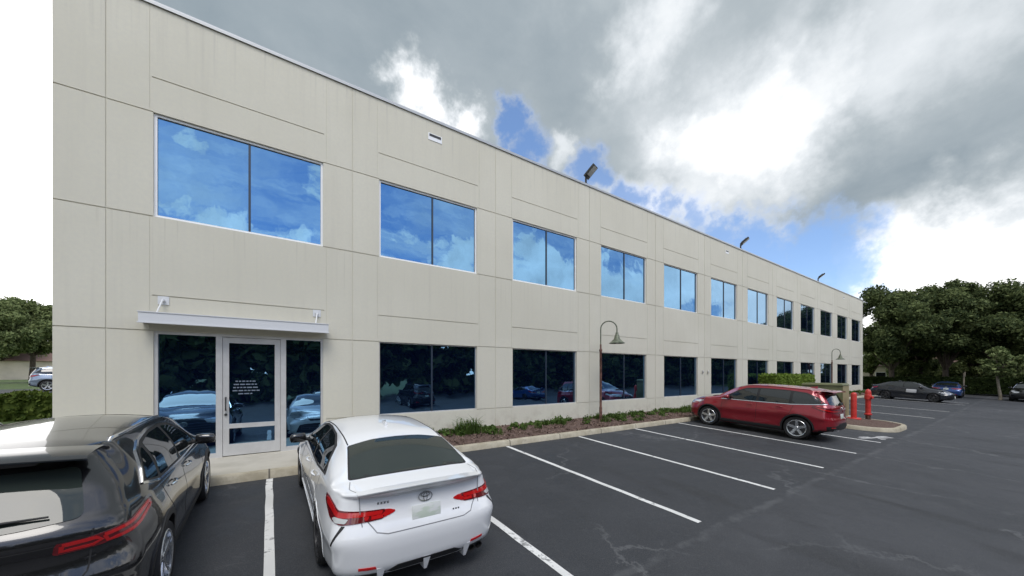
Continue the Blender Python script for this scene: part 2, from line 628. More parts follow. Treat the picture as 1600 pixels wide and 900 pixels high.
LINE_X = [0.0, 2.73, 5.37, 8.09, 10.90, 13.63, 16.42]
for i, lx in enumerate([-2.73] + LINE_X):
    y0, y1 = 2.86, KY - .03
    b = MB()
    ys = np.linspace(y0, y1, 12)
    vs = []
    for y in ys:
        for s in (-1, 1):
            vs.append((lx + s * .052 + .006 * math.sin(7 * y + i), y, lotz(y) + .004))
    b.add(vs, [(2 * k, 2 * k + 1, 2 * k + 3, 2 * k + 2) for k in range(len(ys) - 1)])
    tag(b.build('parking_line', 'line_paint'), 'white painted stall line on the asphalt', 'line marking', 'stall lines along the building', 'structure')
# lines of the stalls at the far end and the worn white mark beside the island
for lx in (27.6, 33.0, 40.9, 43.7):
    b = MB()
    b.add([(lx - .05, 2.9, lotz(2.9) + .004), (lx + .05, 2.9, lotz(2.9) + .004), (lx + .05, 8.1, lotz(8.1) + .004), (lx - .05, 8.1, lotz(8.1) + .004)], [(0, 1, 2, 3)])
    tag(b.build('parking_line', 'line_paint'), 'white painted stall line on the asphalt', 'line marking', 'stall lines along the building', 'structure')
b = MB()
for (cx, cy, hx, hy, a) in ((17.05, 3.35, .35, .16, -.2), (17.75, 3.05, .42, .17, -.25), (17.3, 2.98, .16, .1, .3)):
    ca, sa = math.cos(a), math.sin(a)
    pts = []
    for k in range(14):
        th = 2 * math.pi * k / 14
        r = 1 + .18 * math.sin(3 * th + cx) + .12 * math.sin(5 * th)
        u, w = hx * math.cos(th) * r, hy * math.sin(th) * r
        x, y = cx + u * ca - w * sa, cy + u * sa + w * ca
        pts.append((x, y, lotz(y) + .006))
    b.add(pts, [tuple(range(14))])
mat('worn_paint', (.34, .34, .34), 0.75, extra=varied((.16, .16, .165), (.52, .52, .51), 5, 6))
tag(b.build('ground_marking', 'worn_paint'), 'worn white paint patches on the asphalt by the island', 'ground marking', None, 'structure')


def kerb_profile(path, name, closed=False, h=.15, w=.16, z0=None, label=None):
    """kerb swept along a path; outside is to the right of the path"""
    n = len(path)
    vs = []
    for i, p in enumerate(path):
        p = Vector(p)
        a = Vector(path[(i - 1) % n]) if (closed or i > 0) else p
        c = Vector(path[(i + 1) % n]) if (closed or i < n - 1) else p
        d = (c - a).normalized()
        nrm = Vector((-d.y, d.x))         # inwards (left)
        for (o, z) in ((0, -.08), (.015, h - .03), (.04, h), (w, h), (w, -.02)):
            q = p + nrm * o
            vs.append((q.x, q.y, lotz(min(p.y, KY)) + z))
    m = 5
    fs = []
    for i in range(n if closed else n - 1):
        j = (i + 1) % n
        for k in range(m - 1):
            fs.append((i * m + k, j * m + k, j * m + k + 1, i * m + k + 1))
    if not closed:
        fs.append(tuple(range(m)))
        fs.append(tuple((n - 1) * m + k for k in range(m - 1, -1, -1)))
    b = MB()
    b.add(vs, fs)
    o = b.build(name, 'kerb', None, 50)
    return tag(o, label, 'kerb', None, 'structure')


# island with rounded end joined to the long kerb
IX0, IX1, IY = 18.95, 22.35, 2.95
isl = [(IX0, KY)]
rr = 1.15
for k in range(9):
    a = math.pi + (math.pi / 2) * k / 8
    isl.append((IX0 + rr + rr * math.cos(a), IY + rr + rr * math.sin(a)))
for k in range(9):
    a = 1.5 * math.pi + (math.pi / 2) * k / 8
    isl.append((IX1 - rr + rr * math.cos(a), IY + rr + rr * math.sin(a)))
isl.append((IX1, KY))
path = [(-7.5, KY), (-3, KY), (-1, KY), (1, KY), (3, KY), (6, KY), (9, KY), (12, KY), (15, KY)] + isl + [(26, KY), (32, KY), (38, KY), (44, KY), (51.5, KY), (51.6, KY + .4), (51.6, 30)]
kerb_profile(path, 'kerb', label='pale concrete kerb along the planting bed and round the island')
# filling of island
bm = bmesh.new()
iv = [(x, y) for (x, y) in isl]
inner = []
for i, p in enumerate(iv):
    c = Vector((20.65, 5.6))
    q = Vector(p)
    inner.append(q + (c - q).normalized() * .15)
b = MB()
b.add([(p.x, p.y, lotz(p.y) + .125) for p in inner] + [(20.65, 5.6, .16)], [(i, i + 1, len(inner)) for i in range(len(inner) - 1)])
o = b.build('island_bed', 'mulch')
tag(o, 'brown mulch filling the rounded parking island', 'planting bed', None, 'structure')

sheet('sidewalk', [-7.4, 1.95], [KY + .155, 10.0], lambda x, y: .146, 'concrete', label='pale concrete landing in front of the glass door', cat='pavement')
nxs = list(np.linspace(1.95, 49.9, 160))
rz = rng.normal(0, .018, (160, 8))
ysb = [KY + .15, KY + .4, KY + .7, KY + 1.0, KY + 1.3, KY + 1.6, 9.99]


def bedz(x, y):
    t = (y - KY - .15) / (9.99 - KY - .15)
    i = int((x - 1.95) / (49.9 - 1.95) * 159)
    j = min(int(t * 7), 7)
    return .125 + .14 * t + (rz[i, j] if 0 < t < 1 else 0)


sheet('planting_bed', nxs, ysb, bedz, 'mulch', label='narrow bed of brown mulch between kerb and building wall', cat='planting bed')
sheet('grass_verge', [51.75, 58, 75], [7.2, 12, 30], lambda x, y: .10, 'grass', label='grass verge beyond the far end of the building', cat='verge')

# ------------------------------------------------------------------ office building
FY = 10.0
XL, XR_ = -3.24, 49.97
ZT = 9.42
bld = empty('office_building', 'long two storey beige concrete office building with mirrored blue windows', 'building', (0, FY, 0))
WX = [(-1.93, 1.11)] + [(-.41 + 4.366 * k - 1.5, -.41 + 4.366 * k + 1.5) for k in range(1, 12)]
UP = (5.15, 7.25)
LO = (.85, 2.85)
DOOR = (.15, 2.85)


def facade():
    gx = .022
    piers = [(XL, WX[0][0])] + [(WX[k][1], WX[k + 1][0]) for k in range(11)] + [(WX[11][1], XR_)]
    vj = [(-2.58, 1.0)] + [((a + b_) / 2, 1.0) for (a, b_) in piers[1:-1]]          # panel joints
    ve = [(x, .4) for w in WX for x in (w[0] - .05, w[1] + .07)]                       # shallow lines at the window edges
    xset = {XL, XR_}
    zset = {.1, ZT}
    for w in WX:
        xset |= {w[0], w[1], w[0] - .02, w[1] + .02}
    for (x, s) in vj + ve:
        xset |= {x - gx * s / 2, x + gx * s / 2}
    for z in (UP + LO + (DOOR[0],)):
        zset.add(z)
    hz_pier = [7.25, 5.15, 2.85, .85]
    hz_part = [7.95, 3.56]
    for z in hz_pier + hz_part:
        zset |= {z - gx / 2, z + gx / 2}
    xs = sorted(xset)
    zs = sorted(zset)

    def cell(x, z):
        win = next((i for i, w in enumerate(WX) if w[0] < x < w[1]), None)
        if win is not None:
            if UP[0] < z < UP[1]:
                return .16
            lo = DOOR if win == 0 else LO
            if lo[0] < z < lo[1]:
                return .16
        if win is None:
            for h in hz_pier:
                if abs(z - h) < gx / 2 and not (h == .85 and x < 1.2):
                    return .018
        near = any(w[0] - .03 < x < w[1] + .03 for w in WX)
        if near:
            for h in hz_part:
                if abs(z - h) < gx / 2:
                    return .018
        for (q, s) in vj:
            if abs(x - q) < gx * s / 2:
                return .012
        for (q, s) in ve:
            if abs(x - q) < gx * s / 2 and (z > 7.25 or 2.85 < z < 5.15 or z < .85):
                return .006
        return 0.0
    D = [[cell((xs[i] + xs[i + 1]) / 2, (zs[j] + zs[j + 1]) / 2) for j in range(len(zs) - 1)] for i in range(len(xs) - 1)]
    b = MB()
    for i in range(len(xs) - 1):
        for j in range(len(zs) - 1):
            d = D[i][j]
            x0, x1, z0, z1 = xs[i], xs[i + 1], zs[j], zs[j + 1]
            if d < .1:
                b.add([(x0, d, z0), (x1, d, z0), (x1, d, z1), (x0, d, z1)], [(0, 1, 2, 3)])
            if i + 1 < len(xs) - 1 and D[i + 1][j] != d:
                e = D[i + 1][j]
                q = [(x1, d, z0), (x1, e, z0), (x1, e, z1), (x1, d, z1)]
                b.add(q, [(0, 1, 2, 3)])
            if j + 1 < len(zs) - 1 and D[i][j + 1] != d:
                e = D[i][j + 1]
                b.add([(x0, d, z1), (x1, d, z1), (x1, e, z1), (x0, e, z1)], [(0, 1, 2, 3)])
    # other three sides and roof deck
    dp = 24.0
    b.add([(XL, 0, .1), (XL, dp, .1), (XL, dp, ZT), (XL, 0, ZT)], [(0, 1, 2, 3)])
    b.add([(XR_, 0, .1), (XR_, dp, .1), (XR_, dp, ZT), (XR_, 0, ZT)], [(3, 2, 1, 0)])
    b.add([(XL, dp, .1), (XR_, dp, .1), (XR_, dp, ZT), (XL, dp, ZT)], [(0, 1, 2, 3)])
    b.add([(XL, .3, ZT - .5), (XR_, .3, ZT - .5), (XR_, dp, ZT - .5), (XL, dp, ZT - .5)], [(0, 1, 2, 3)])
    b.add([(XL, .3, ZT - .5), (XR_, .3, ZT - .5), (XR_, .3, ZT), (XL, .3, ZT)], [(0, 1, 2, 3)])
    b.add([(XL, .2, .05), (XR_, .2, .05), (XR_, .2, ZT - .6), (XL, .2, ZT - .6)], [(0, 1, 2, 3)])
    me = b.build('wall', 'facade', bld)
    return me


facade()
b = MB()
b.box(XL - .03, XR_ + .03, -.035, .34, ZT + .002, ZT + .05)
b.box(XL - .03, XR_ + .03, -.034, -.02, ZT - .025, ZT + .001)
b.build('roof_coping', 'coping', bld)


def window(x0, x1, z0, z1, fm, fw):
    w = MB()
    dy0, dy1 = .045, .13
    w.box(x0, x0 + fw, dy0, dy1, z0, z1)
    w.box(x1 - fw, x1, dy0, dy1, z0, z1)
    w.box(x0 + fw, x1 - fw, dy0, dy1, z1 - fw, z1)
    w.box(x0 + fw, x1 - fw, dy0, dy1, z0, z0 + fw)
    fr = w.build('window', fm, bld)
    xm = (x0 + x1) / 2 + (.04 if fm == 'white_frame' else 0.02)
    m = MB()
    m.box(xm - .022, xm + .022, .06, .125, z0 + fw, z1 - fw)
    m.build('mullion', 'dark_mullion', fr)
    for (a, c) in ((x0 + fw, xm - .022), (xm + .022, x1 - fw)):
        p = MB()
        p.box(a, c, .085, .11, z0 + fw, z1 - fw)
        p.build('pane', 'coated_glass', fr)
    return fr


for k, (a, c) in enumerate(WX):
    window(a, c, UP[0], UP[1], 'white_frame', .05 if k < 3 else .035)
    if k > 0:
        window(a, c, LO[0], LO[1], 'alu_frame', .03)

# storefront: two sidelights and a glazed door
a, c = WX[0]
z0, z1 = .15, 2.85
D0, D1 = -.90, .27            # door opening between the two wide posts
sf = MB()
sf.box(a, a + .06, .03, .13, z0, z1)
sf.box(c - .05, c, .03, .13, z0, z1)
sf.box(a + .06, c - .05, .03, .13, z1 - .06, z1)
sf.box(D0 - .06, D0 + .05, .025, .135, z0, z1 - .06)
sf.box(D1 - .05, D1 + .06, .025, .135, z0, z1 - .06)
sf.box(a + .06, D0 - .06, .03, .13, z0, z0 + .10)
sf.box(D1 + .06, c - .05, .03, .13, z0, z0 + .10)
st = sf.build('storefront', 'alu_frame', bld)
for (p, q) in ((a + .06, D0 - .06), (D1 + .06, c - .05)):
    m = MB()
    m.box(p, q, .085, .11, z0 + .10, z1 - .06)
    m.build('pane', 'coated_glass', st)
dr = MB()
d0, d1 = D0 + .055, D1 - .055
dr.box(d0, d0 + .11, .04, .1, z0 + .02, z1 - .07)
dr.box(d1 - .11, d1, .04, .1, z0 + .02, z1 - .07)
dr.box(d0 + .11, d1 - .11, .04, .1, z1 - .19, z1 - .07)
dr.box(d0 + .11, d1 - .11, .04, .1, z0 + .02, z0 + .27)
dr.box(d0 + .11, d1 - .11, .035, .1, z0 + .62, z0 + .72)
door = dr.build('door', 'alu_frame', bld)
m = MB()
m.box(d0 + .11, d1 - .11, .06, .085, z0 + .27, z0 + .62)
m.box(d0 + .11, d1 - .11, .06, .085, z0 + .72, z1 - .19)
m.build('pane', 'coated_glass', door)
m = MB()
m.tube([(d0 + .055, .04, 1.18), (d0 + .055, -.02, 1.18), (d0 + .055, -.03, 1.22), (d0 + .055, -.03, 1.42), (d0 + .055, -.02, 1.46), (d0 + .055, .04, 1.46)], .013, 8)
m.lathe([(.0, -.0), (.028, -.0), (.028, -.02), (0, -.02)], (d0 + .055, .038, 1.08), 12, 'y')
m.build('handle', 'black_metal', door)
random.seed(4)
mat('faded_vinyl', (.17, .21, .27), 0.6)
for r_ in range(5):
    m = MB()
    zc = 1.80 - .07 * r_
    x = d0 + .19 + (.03, .0, -.01, -.02, .08)[r_]
    xe = d1 - .42 - (.04, .03, .0, -.02, .10)[r_]
    while x < xe:
        wd_ = random.uniform(.03, .10)
        m.box(x, min(x + wd_, xe), .0575, .0595, zc, zc + .024)
        x += wd_ + .018
    m.build('lettering', 'faded_vinyl', door)

# flat canopy above the door, held by two rods from wall plates
cn = MB()
cx0, cx1 = -2.08, 1.19
cn.box(cx0, cx1, -.32, -.285, 2.99, 3.17)
cn.box(cx0, cx0 + .04, -.285, -.002, 2.99, 3.17)
cn.box(cx1 - .04, cx1, -.285, -.002, 2.99, 3.17)
cn.box(cx0 + .04, cx1 - .04, -.285, -.002, 3.02, 3.06)
cn.box(cx0 - .015, cx1 + .015, -.335, -.27, 2.965, 2.988)
cn.box(cx0 - .012, cx1 + .012, -.332, -.27, 3.172, 3.19)
can = cn.build('canopy', 'canopy_metal' if 'canopy_metal' in MATS else 'alu_frame', bld)
mat('canopy_metal', (.68, .69, .70), 0.45, 0.1)
can.data.materials.clear()
can.data.materials.append(MATS['canopy_metal'])
for xb in (-1.78, .97):
    m = MB()
    m.box(xb - .085, xb + .085, -.014, -.002, 3.385, 3.555)
    m.tube([(xb, -.014, 3.47), (xb, -.09, 3.47)], .03, 8)
    m.tube([(xb, -.08, 3.47), (xb - .05, -.28, 3.18)], .014, 6)
    m.build('bracket', 'canopy_metal', can)

# overflow openings in the parapet, wall box
for (xa, za, wa, ha) in ((4.05, 8.93, .42, .20), (21.7, 8.95, .35, .18), (43.6, 8.95, .35, .18)):
    m = MB()
    m.box(xa - wa / 2, xa + wa / 2, -.012, -.002, za - ha / 2, za + ha / 2)
    sc = m.build('scupper', 'white_frame', bld)
    m = MB()
    m.box(xa - wa / 2 + .03, xa + wa / 2 - .03, -.018, -.013, za + .01, za + ha / 2 - .02)
    m.build('slot', 'black_metal', sc)
for xa in (19.0, 19.55):
    m = MB()
    m.box(xa - .05, xa + .05, -.07, -.002, 2.02, 2.16)
    m.build('electrical_box', 'alu_frame', bld, None, .01)

# ------------------------------------------------------------------ floodlights on the roof edge


def floodlight(x, label, yaw=0.0, s=1.0):
    t = empty('floodlight', label, 'floodlight', (x, FY + .08, ZT + .05), (0, 0, yaw), 'floodlights along the roof edge')
    m = MB()
    m.lathe([(0, 0), (.09, 0), (.09, .03), (.04, .04), (.04, .30), (0, .30)], (0, 0, 0), 12)
    m.build('post', 'black_metal', t, 40)
    m = MB()
    d = Vector((0.25, -.72, .62)).normalized()
    side = d.cross(Vector((0, 0, 1))).normalized()
    n = side.cross(d)
    c = Vector((0, 0, .30)) + d * .26
    m.obox(c, side, d, n, .17, .27, .045)
    m.obox(c + n * .06, side, d, n, .13, .18, .02)
    m.obox(c + n * .09, side, d, n, .02, .16, .02)
    m.build('head', 'black_metal', t, None, .012)
    m = MB()
    m.obox(c - n * .0465 + d * .05, side, d, n, .14, .19, .004)
    m.build('lens', 'lens', t)
    return t


floodlight(10.4, 'black floodlight on the parapet, the nearest and largest of the row')
floodlight(23.55, 'black floodlight on the parapet above the fifth and sixth upper windows')
floodlight(37.1, 'small black floodlight far along the parapet near the blue gap in the clouds')

# ------------------------------------------------------------------ gooseneck lamps


def gooseneck(x, y, label):
    t = empty('street_lamp', label, 'lamp', (x, y, .2), (0, 0, 0), 'gooseneck lamps in the planting bed')
    m = MB()
    m.lathe([(0, 0), (.11, 0), (.11, .04), (.06, .07), (.055, .5), (.045, .55), (.045, 2.62), (.058, 2.64), (.058, 2.70), (.034, 2.74), (.034, 2.9), (0, 2.9)], (0, 0, 0), 14)
    m.build('pole', 'rust_pole', t, 40)
    m = MB()
    pts = [(0, 0, 2.88), (0, 0, 3.3)]
    rx = .30
    dirx, diry = .72, -.69
    for k in range(0, 13):
        a = math.pi - math.pi * k / 12
        u = rx + rx * math.cos(a)
        pts.append((u * dirx, u * diry, 3.48 + .30 * math.sin(a)))
    pts.append((2 * rx * dirx, 2 * rx * diry, 3.30))
    m.tube(pts, .024, 10)
    m.build('arm', 'green_shade', t, 50)
    m = MB()
    ex, ey = 2 * rx * dirx, 2 * rx * diry
    m.lathe([(0, 3.34), (.05, 3.34), (.06, 3.27), (.09, 3.22), (.10, 3.14), (.13, 3.08), (.24, 2.98), (.29, 2.945), (.29, 2.93), (.22, 2.955), (.10, 3.05), (0, 3.07)], (ex, ey, 0), 22)
    m.build('lamp_shade', 'green_shade', t, 40)
    m = MB()
    m.lathe([(0, 3.04), (.05, 3.03), (.07, 2.98), (.05, 2.93), (0, 2.92)], (ex, ey, 0), 12)
    m.build('bulb', 'lens', t, 60)
    return t


gooseneck(10.45, 9.36, 'rust brown gooseneck lamp with green shade before the fourth lower window')
gooseneck(37.7, 9.36, 'far gooseneck lamp with green shade near the right end of the building')

# ------------------------------------------------------------------ transformer, bollards
t = empty('utility_box', 'olive green transformer cabinet with tan edge behind the red car', 'utility box', (21.22, 5.52, lotz(5.5) + .12), (0, 0, 0))
m = MB()
m.box(-.55, .55, -.82, .82, 0, .10)
m.build('base_pad', 'concrete', t, None, .01)
m = MB()
m.box(-.45, .45, -.72, .72, .10, 1.47)
m.build('cabinet', 'transformer_green', t, None, .02)
m = MB()
m.add([(-.49, -.76, 1.47), (.49, -.76, 1.47), (.49, .76, 1.47), (-.49, .76, 1.47), (-.44, -.7, 1.56), (.44, -.7, 1.56), (.44, .7, 1.56), (-.44, .7, 1.56)],
      [(0, 3, 2, 1), (4, 5, 6, 7), (0, 1, 5, 4), (1, 2, 6, 5), (2, 3, 7, 6), (3, 0, 4, 7)])
m.build('lid', 'transformer_green', t, None, .01)
m = MB()
m.box(-.44, .44, -.735, -.722, .12, 1.45)
m.build('edge_panel', 'transformer_tan', t)
m = MB()
for yy in (-.36, .36):
    m.box(-.465, -.452, yy - .3, yy + .3, .2, 1.3)
m.build('door', 'transformer_green', t, None, .004)

t = empty('bollard', 'plain red steel bollard with round foot on the island', 'bollard', (21.06, 4.5, lotz(4.5) + .13))
m = MB()
m.lathe([(0, 1.22), (.05, 1.21), (.09, 1.17), (.10, 1.13), (.10, .10), (0, .10)][::-1], (0, 0, 0), 20)
m.build('post', 'hydrant_red', t, 40)
m = MB()
m.lathe([(0, .12), (.22, .12), (.24, .10), (.24, 0), (0, 0)][::-1], (0, 0, 0), 20)
m.build('foot', 'hydrant_red', t, 40)
t = empty('fire_standpipe', 'red fire standpipe with capped side outlets on the island', 'standpipe', (22.1, 4.25, lotz(4.25) + .12))
m = MB()
m.lathe([(0, .22), (.13, .22), (.13, .27), (.095, .29), (.095, .90), (.125, .92), (.125, 1.1), (.105, 1.12), (.105, 1.2), (.09, 1.3), (.04, 1.36), (0, 1.37)], (0, 0, 0), 20)
m.build('post', 'hydrant_red', t, 40)
m = MB()
m.lathe([(0, -.05), (.09, -.05), (.09, .22), (0, .22)], (0, 0, 0), 16)
m.build('pipe', 'rust_pole', t, 40)
for (ux, uy) in ((1, -.3), (-.5, -1)):
    u = Vector((ux, uy, 0)).normalized()
    m = MB()
    m.tube([u * .1 + Vector((0, 0, 1.01)), u * .15 + Vector((0, 0, 1.01)), u * .151 + Vector((0, 0, 1.01)), u * .19 + Vector((0, 0, 1.01))], [.045, .045, .055, .055], 14)
    m.build('outlet', 'hydrant_red', t, 40)

# ------------------------------------------------------------------ cars
# car frame: x from the rear bumper forwards, y to the left, z up from the ground


def pchip(pts):
    xs = np.array([p[0] for p in pts], float)
    ys = np.array([p[1] for p in pts], float)
    h = np.diff(xs)
    d = np.diff(ys) / h
    m = np.zeros(len(xs))
    m[0], m[-1] = d[0], d[-1]
    for i in range(1, len(xs) - 1):
        if d[i - 1] * d[i] > 0:
            w1, w2 = 2 * h[i] + h[i - 1], h[i] + 2 * h[i - 1]
            m[i] = (w1 + w2) / (w1 / d[i - 1] + w2 / d[i])

    def f(x):
        x = np.clip(np.asarray(x, float), xs[0], xs[-1])
        i = np.clip(np.searchsorted(xs, x, side='right') - 1, 0, len(xs) - 2)
        t = (x - xs[i]) / h[i]
        return ((2 * t ** 3 - 3 * t ** 2 + 1) * ys[i] + (t ** 3 - 2 * t ** 2 + t) * h[i] * m[i]
                + (-2 * t ** 3 + 3 * t ** 2) * ys[i + 1] + (t ** 3 - t ** 2) * h[i] * m[i + 1])
    return f


class Car:
    def __init__(self, S):
        self.S = S
        self.L = S['L']
        self.F = {k: pchip(S[k]) for k in ('zt', 'crown', 'wt', 'zb', 'wb', 'wm', 'zm', 'ws', 'zs')}
        self.fr = pchip(S['fr'])
        self.ff = pchip(S['ff'])
        self.make()

    def side(self, x):
        F = {k: float(f(x)) for k, f in self.F.items()}
        ze = F['zt'] - F['crown']
        zb, wb, wt = F['zb'], F['wb'], F['wt']
        gh = max(ze - zb, .01)
        tw = self.S.get('tuck', .025)
        P = [(F['ws'] - .10, F['zs']), (F['ws'] - .02, F['zs'] + .03), (F['ws'], F['zs'] + .10),
             (F['wm'] - .022, (F['zs'] + .1) * .45 + F['zm'] * .55), (F['wm'], F['zm']),
             (F['wm'] * .35 + wb * .65, F['zm'] * .35 + zb * .65), (wb, zb - .012)]
        if gh > .12:
            P += [(wb - .018, zb + .016), (wb - .018 + (wt - wb) * .36 + tw, zb + gh * .42), (wt * .93 + wb * .07 + tw * .3, zb + gh * .86), (wt - .015, ze - .006), (wt - .05, ze)]
        else:
            k = gh / .12
            q = wb - .018
            P += [(wb - .014, zb + .004 + .012 * k), (q + (wt - q) * .36 + tw * k, zb + gh * (.55 - .13 * k)), (q + (wt - q) * .80 + tw * .3 * k, zb + gh * .90), (q + (wt - q) * .95, ze - .003), (wt - .05, ze)]
        P = np.array(P)
        u = np.arange(len(P), dtype=float)
        fy, fz = pchip(list(zip(u, P[:, 0]))), pchip(list(zip(u, P[:, 1])))
        seg = [2, 2, 3, 4, 4, 4, 2, 3, 4, 2, 2]
        us = np.concatenate([np.linspace(i, i + 1, n, endpoint=False) for i, n in enumerate(seg)] + [[len(P) - 1]])
        return fy(us), fz(us), F

    def xend(self, q, z, rear):
        S = self.S
        q = min(abs(q), 1.0)
        if rear:
            c = S.get('cr', .28)
            return float(self.fr(z)) + c * (1 - math.sqrt(max(0, 1 - q ** S.get('pr', 3.0))))
        c = S.get('cf', .45)
        return self.L - float(self.ff(z)) - c * (1 - math.sqrt(max(0, 1 - q ** S.get('pf', 2.6))))

    def make(self):
        S, L = self.S, self.L
        nx = int(L / .055)
        zone = S.get('zone', .75)
        xs = np.linspace(0, L, nx)
        xs = np.unique(np.concatenate([xs, [0.02, .06, .1, L - .02, L - .06, L - .1]]))
        M = 27
        qs = np.sin(np.linspace(-math.pi / 2, math.pi / 2, M))
        verts = []
        idx = {}

        def warp(xn, q, z):
            if xn < zone:
                u = 1 - xn / zone
                u = u * u * (3 - 2 * u) if False else u
                return zone * (1 - u) + self.xend(q, z, True) * u
            if xn > L - zone:
                u = 1 - (L - xn) / zone
                return (L - zone) * (1 - u) + self.xend(q, z, False) * u
            return xn

        def V(p):
            verts.append(p)
            return len(verts) - 1
        rows = []
        ends = {}
        for j, xn in enumerate(xs):
            ys, zs, F = self.side(xn)
            K = len(ys)
            bot = [V((warp(xn, q, zs[0]), q * ys[0], zs[0])) for q in qs]
            lft = [bot[-1]] + [V((warp(xn, 1, zs[k]), ys[k], zs[k])) for k in range(1, K)]
            rgt = [bot[0]] + [V((warp(xn, 1, zs[k]), -ys[k], zs[k])) for k in range(1, K)]
            ze, ztp = zs[-1], F['zt']
            top = [rgt[-1]] + [V((warp(xn, q, ze + (ztp - ze) * (1 - abs(q) ** 2.3)), q * ys[-1], ze + (ztp - ze) * (1 - abs(q) ** 2.3))) for q in qs[1:-1]] + [lft[-1]]
            rows.append((bot, lft, rgt, top))
            ends[j] = (ys, zs, F)
        fs = []
        for j in range(len(xs) - 1):
            A, B = rows[j], rows[j + 1]
            for i in range(M - 1):
                fs.append((A[0][i], A[0][i + 1], B[0][i + 1], B[0][i])[::-1])
                fs.append((A[3][i], A[3][i + 1], B[3][i + 1], B[3][i]))
            for k in range(K - 1):
                fs.append((A[1][k], A[1][k + 1], B[1][k + 1], B[1][k]))
                fs.append((A[2][k], A[2][k + 1], B[2][k + 1], B[2][k])[::-1])
        for rear in (True, False):
            j = 0 if rear else len(xs) - 1
            ys, zs, F = ends[j]
            bot, lft, rgt, top = rows[j]
            cr = F['zt'] - zs[-1]
            grid = []
            for k in range(K):
                if k == 0:
                    grid.append(bot)
                elif k == K - 1:
                    grid.append(top)
                else:
                    r = [rgt[k]]
                    w = (k / (K - 1)) ** 5
                    for q in qs[1:-1]:
                        z = zs[k] + w * cr * (1 - abs(q) ** 2.3)
                        r.append(V((self.xend(q, z, rear), q * ys[k], z)))
                    r.append(lft[k])
                    grid.append(r)
            for k in range(K - 1):
                for i in range(M - 1):
                    q = (grid[k][i], grid[k][i + 1], grid[k + 1][i + 1], grid[k + 1][i])
                    fs.append(q[::-1] if rear else q)
        me = bpy.data.meshes.new('body')
        me.from_pydata([tuple(map(float, v)) for v in verts], [], fs)
        bm = bmesh.new()
        bm.from_mesh(me)
        bmesh.ops.recalc_face_normals(bm, faces=bm.faces)
        bm.normal_update()
        self.bvh = BVHTree.FromBMesh(bm)
        bm.to_mesh(me)
        bm.free()
        self.me = me

    # --- body object with wheel wells cut out
    def body(self, paint, parent, name='body'):
        S = self.S
        me = self.me
        me.materials.append(MATS[paint])
        me.materials.append(MATS['well_black'])
        o = link(name, me)
        cut = MB()
        for x in S['wheels']:
            for s in (-1, 1):
                y0, y1 = s * .50, s * 1.2
                cut.lathe([(0, min(y0, y1)), (S['arch'], min(y0, y1)), (S['arch'], max(y0, y1)), (0, max(y0, y1))], (x, 0, S['wr']), 48, 'y')
        bmc = bmesh.new()
        tmp = bpy.data.meshes.new('cut')
        tmp.from_pydata(cut.v, [], cut.f)
        bmc.from_mesh(tmp)
        bmesh.ops.remove_doubles(bmc, verts=bmc.verts, dist=1e-4)
        bmesh.ops.recalc_face_normals(bmc, faces=bmc.faces)
        bmc.to_mesh(tmp)
        bmc.free()
        tmp.materials.append(MATS[paint])
        tmp.materials.append(MATS['well_black'])
        tmp.polygons.foreach_set('material_index', [1] * len(tmp.polygons))
        co = link('cut', tmp)
        md = o.modifiers.new('b', 'BOOLEAN')
        md.operation = 'DIFFERENCE'
        md.solver = 'EXACT'
        md.object = co
        dg = bpy.context.evaluated_depsgraph_get()
        dg.update()
        res = bpy.data.meshes.new_from_object(o.evaluated_get(dg))
        o.modifiers.clear()
        o.data = res
        bpy.data.objects.remove(co)
        res.name = name
        res.shade_smooth()
        res.set_sharp_from_angle(angle=R(S.get('sharp', 38)))
        o.parent = parent
        return o

    def hit(self, p, proj):
        a, c = p
        if proj == 'left':
            o, d = Vector((a, 3, c)), Vector((0, -1, 0))
        elif proj == 'right':
            o, d = Vector((a, -3, c)), Vector((0, 1, 0))
        elif proj == 'rear':
            o, d = Vector((-2, a, c)), Vector((1, 0, 0))
        elif proj == 'front':
            o, d = Vector((self.L + 2, a, c)), Vector((-1, 0, 0))
        elif proj == 'top':
            o, d = Vector((a, c, 4)), Vector((0, 0, -1))
        elif proj[0] == 'rc':       # rear corner: a is measured across the diagonal; proj[1] is the side
            s = proj[1]
            d = Vector((.70, -s * .71, 0)).normalized()
            e = Vector((-d.y, d.x, 0)) * s          # across, growing towards the outside front
            o = Vector((.25, s * .65, c)) + e * a - d * 2
        elif proj[0] == 'fc':
            s = proj[1]
            d = Vector((-.70, -s * .71, 0)).normalized()
            e = Vector((d.y, -d.x, 0)) * s
            o = Vector((self.L - .35, s * .55, c)) + e * a - d * 2
        loc, nor, i, dist = self.bvh.ray_cast(o, d)
        if loc is None:
            loc, nor, i, dist = self.bvh.find_nearest(o + d * 2)
        return loc, nor

    def patch(self, name, poly, proj, off, m, parent, step=.05, skirt=.02, rounded=0.0, smooth=40):
        """a panel lying on the body, outlined by a polygon in side, rear or top view"""
        P = [Vector(p) for p in poly]
        if rounded:
            P = round_poly(P, rounded)
        edge = []
        for i, p in enumerate(P):
            q = P[(i + 1) % len(P)]
            n = max(1, int((q - p).length / step))
            edge += [p + (q - p) * (k / n) for k in range(n)]
        ne = len(edge)
        xs = [p.x for p in edge]
        ys = [p.y for p in edge]
        pts = list(edge)
        gx = np.arange(min(xs) + step / 2, max(xs), step)
        gy = np.arange(min(ys) + step / 2, max(ys), step)
        for x in gx:
            for y in gy:
                v = Vector((x, y))
                if inside(v, edge) and min((v - e).length for e in edge) > step * .45:
                    pts.append(v)
        co, ed, fa, *_ = delaunay_2d_cdt(pts, [(i, (i + 1) % ne) for i in range(ne)], [], 1, 1e-5)
        out = []
        ins = []
        for p in co:
            loc, nor = self.hit((p.x, p.y), proj)
            out.append(loc + nor * off)
            ins.append(loc - nor * skirt)
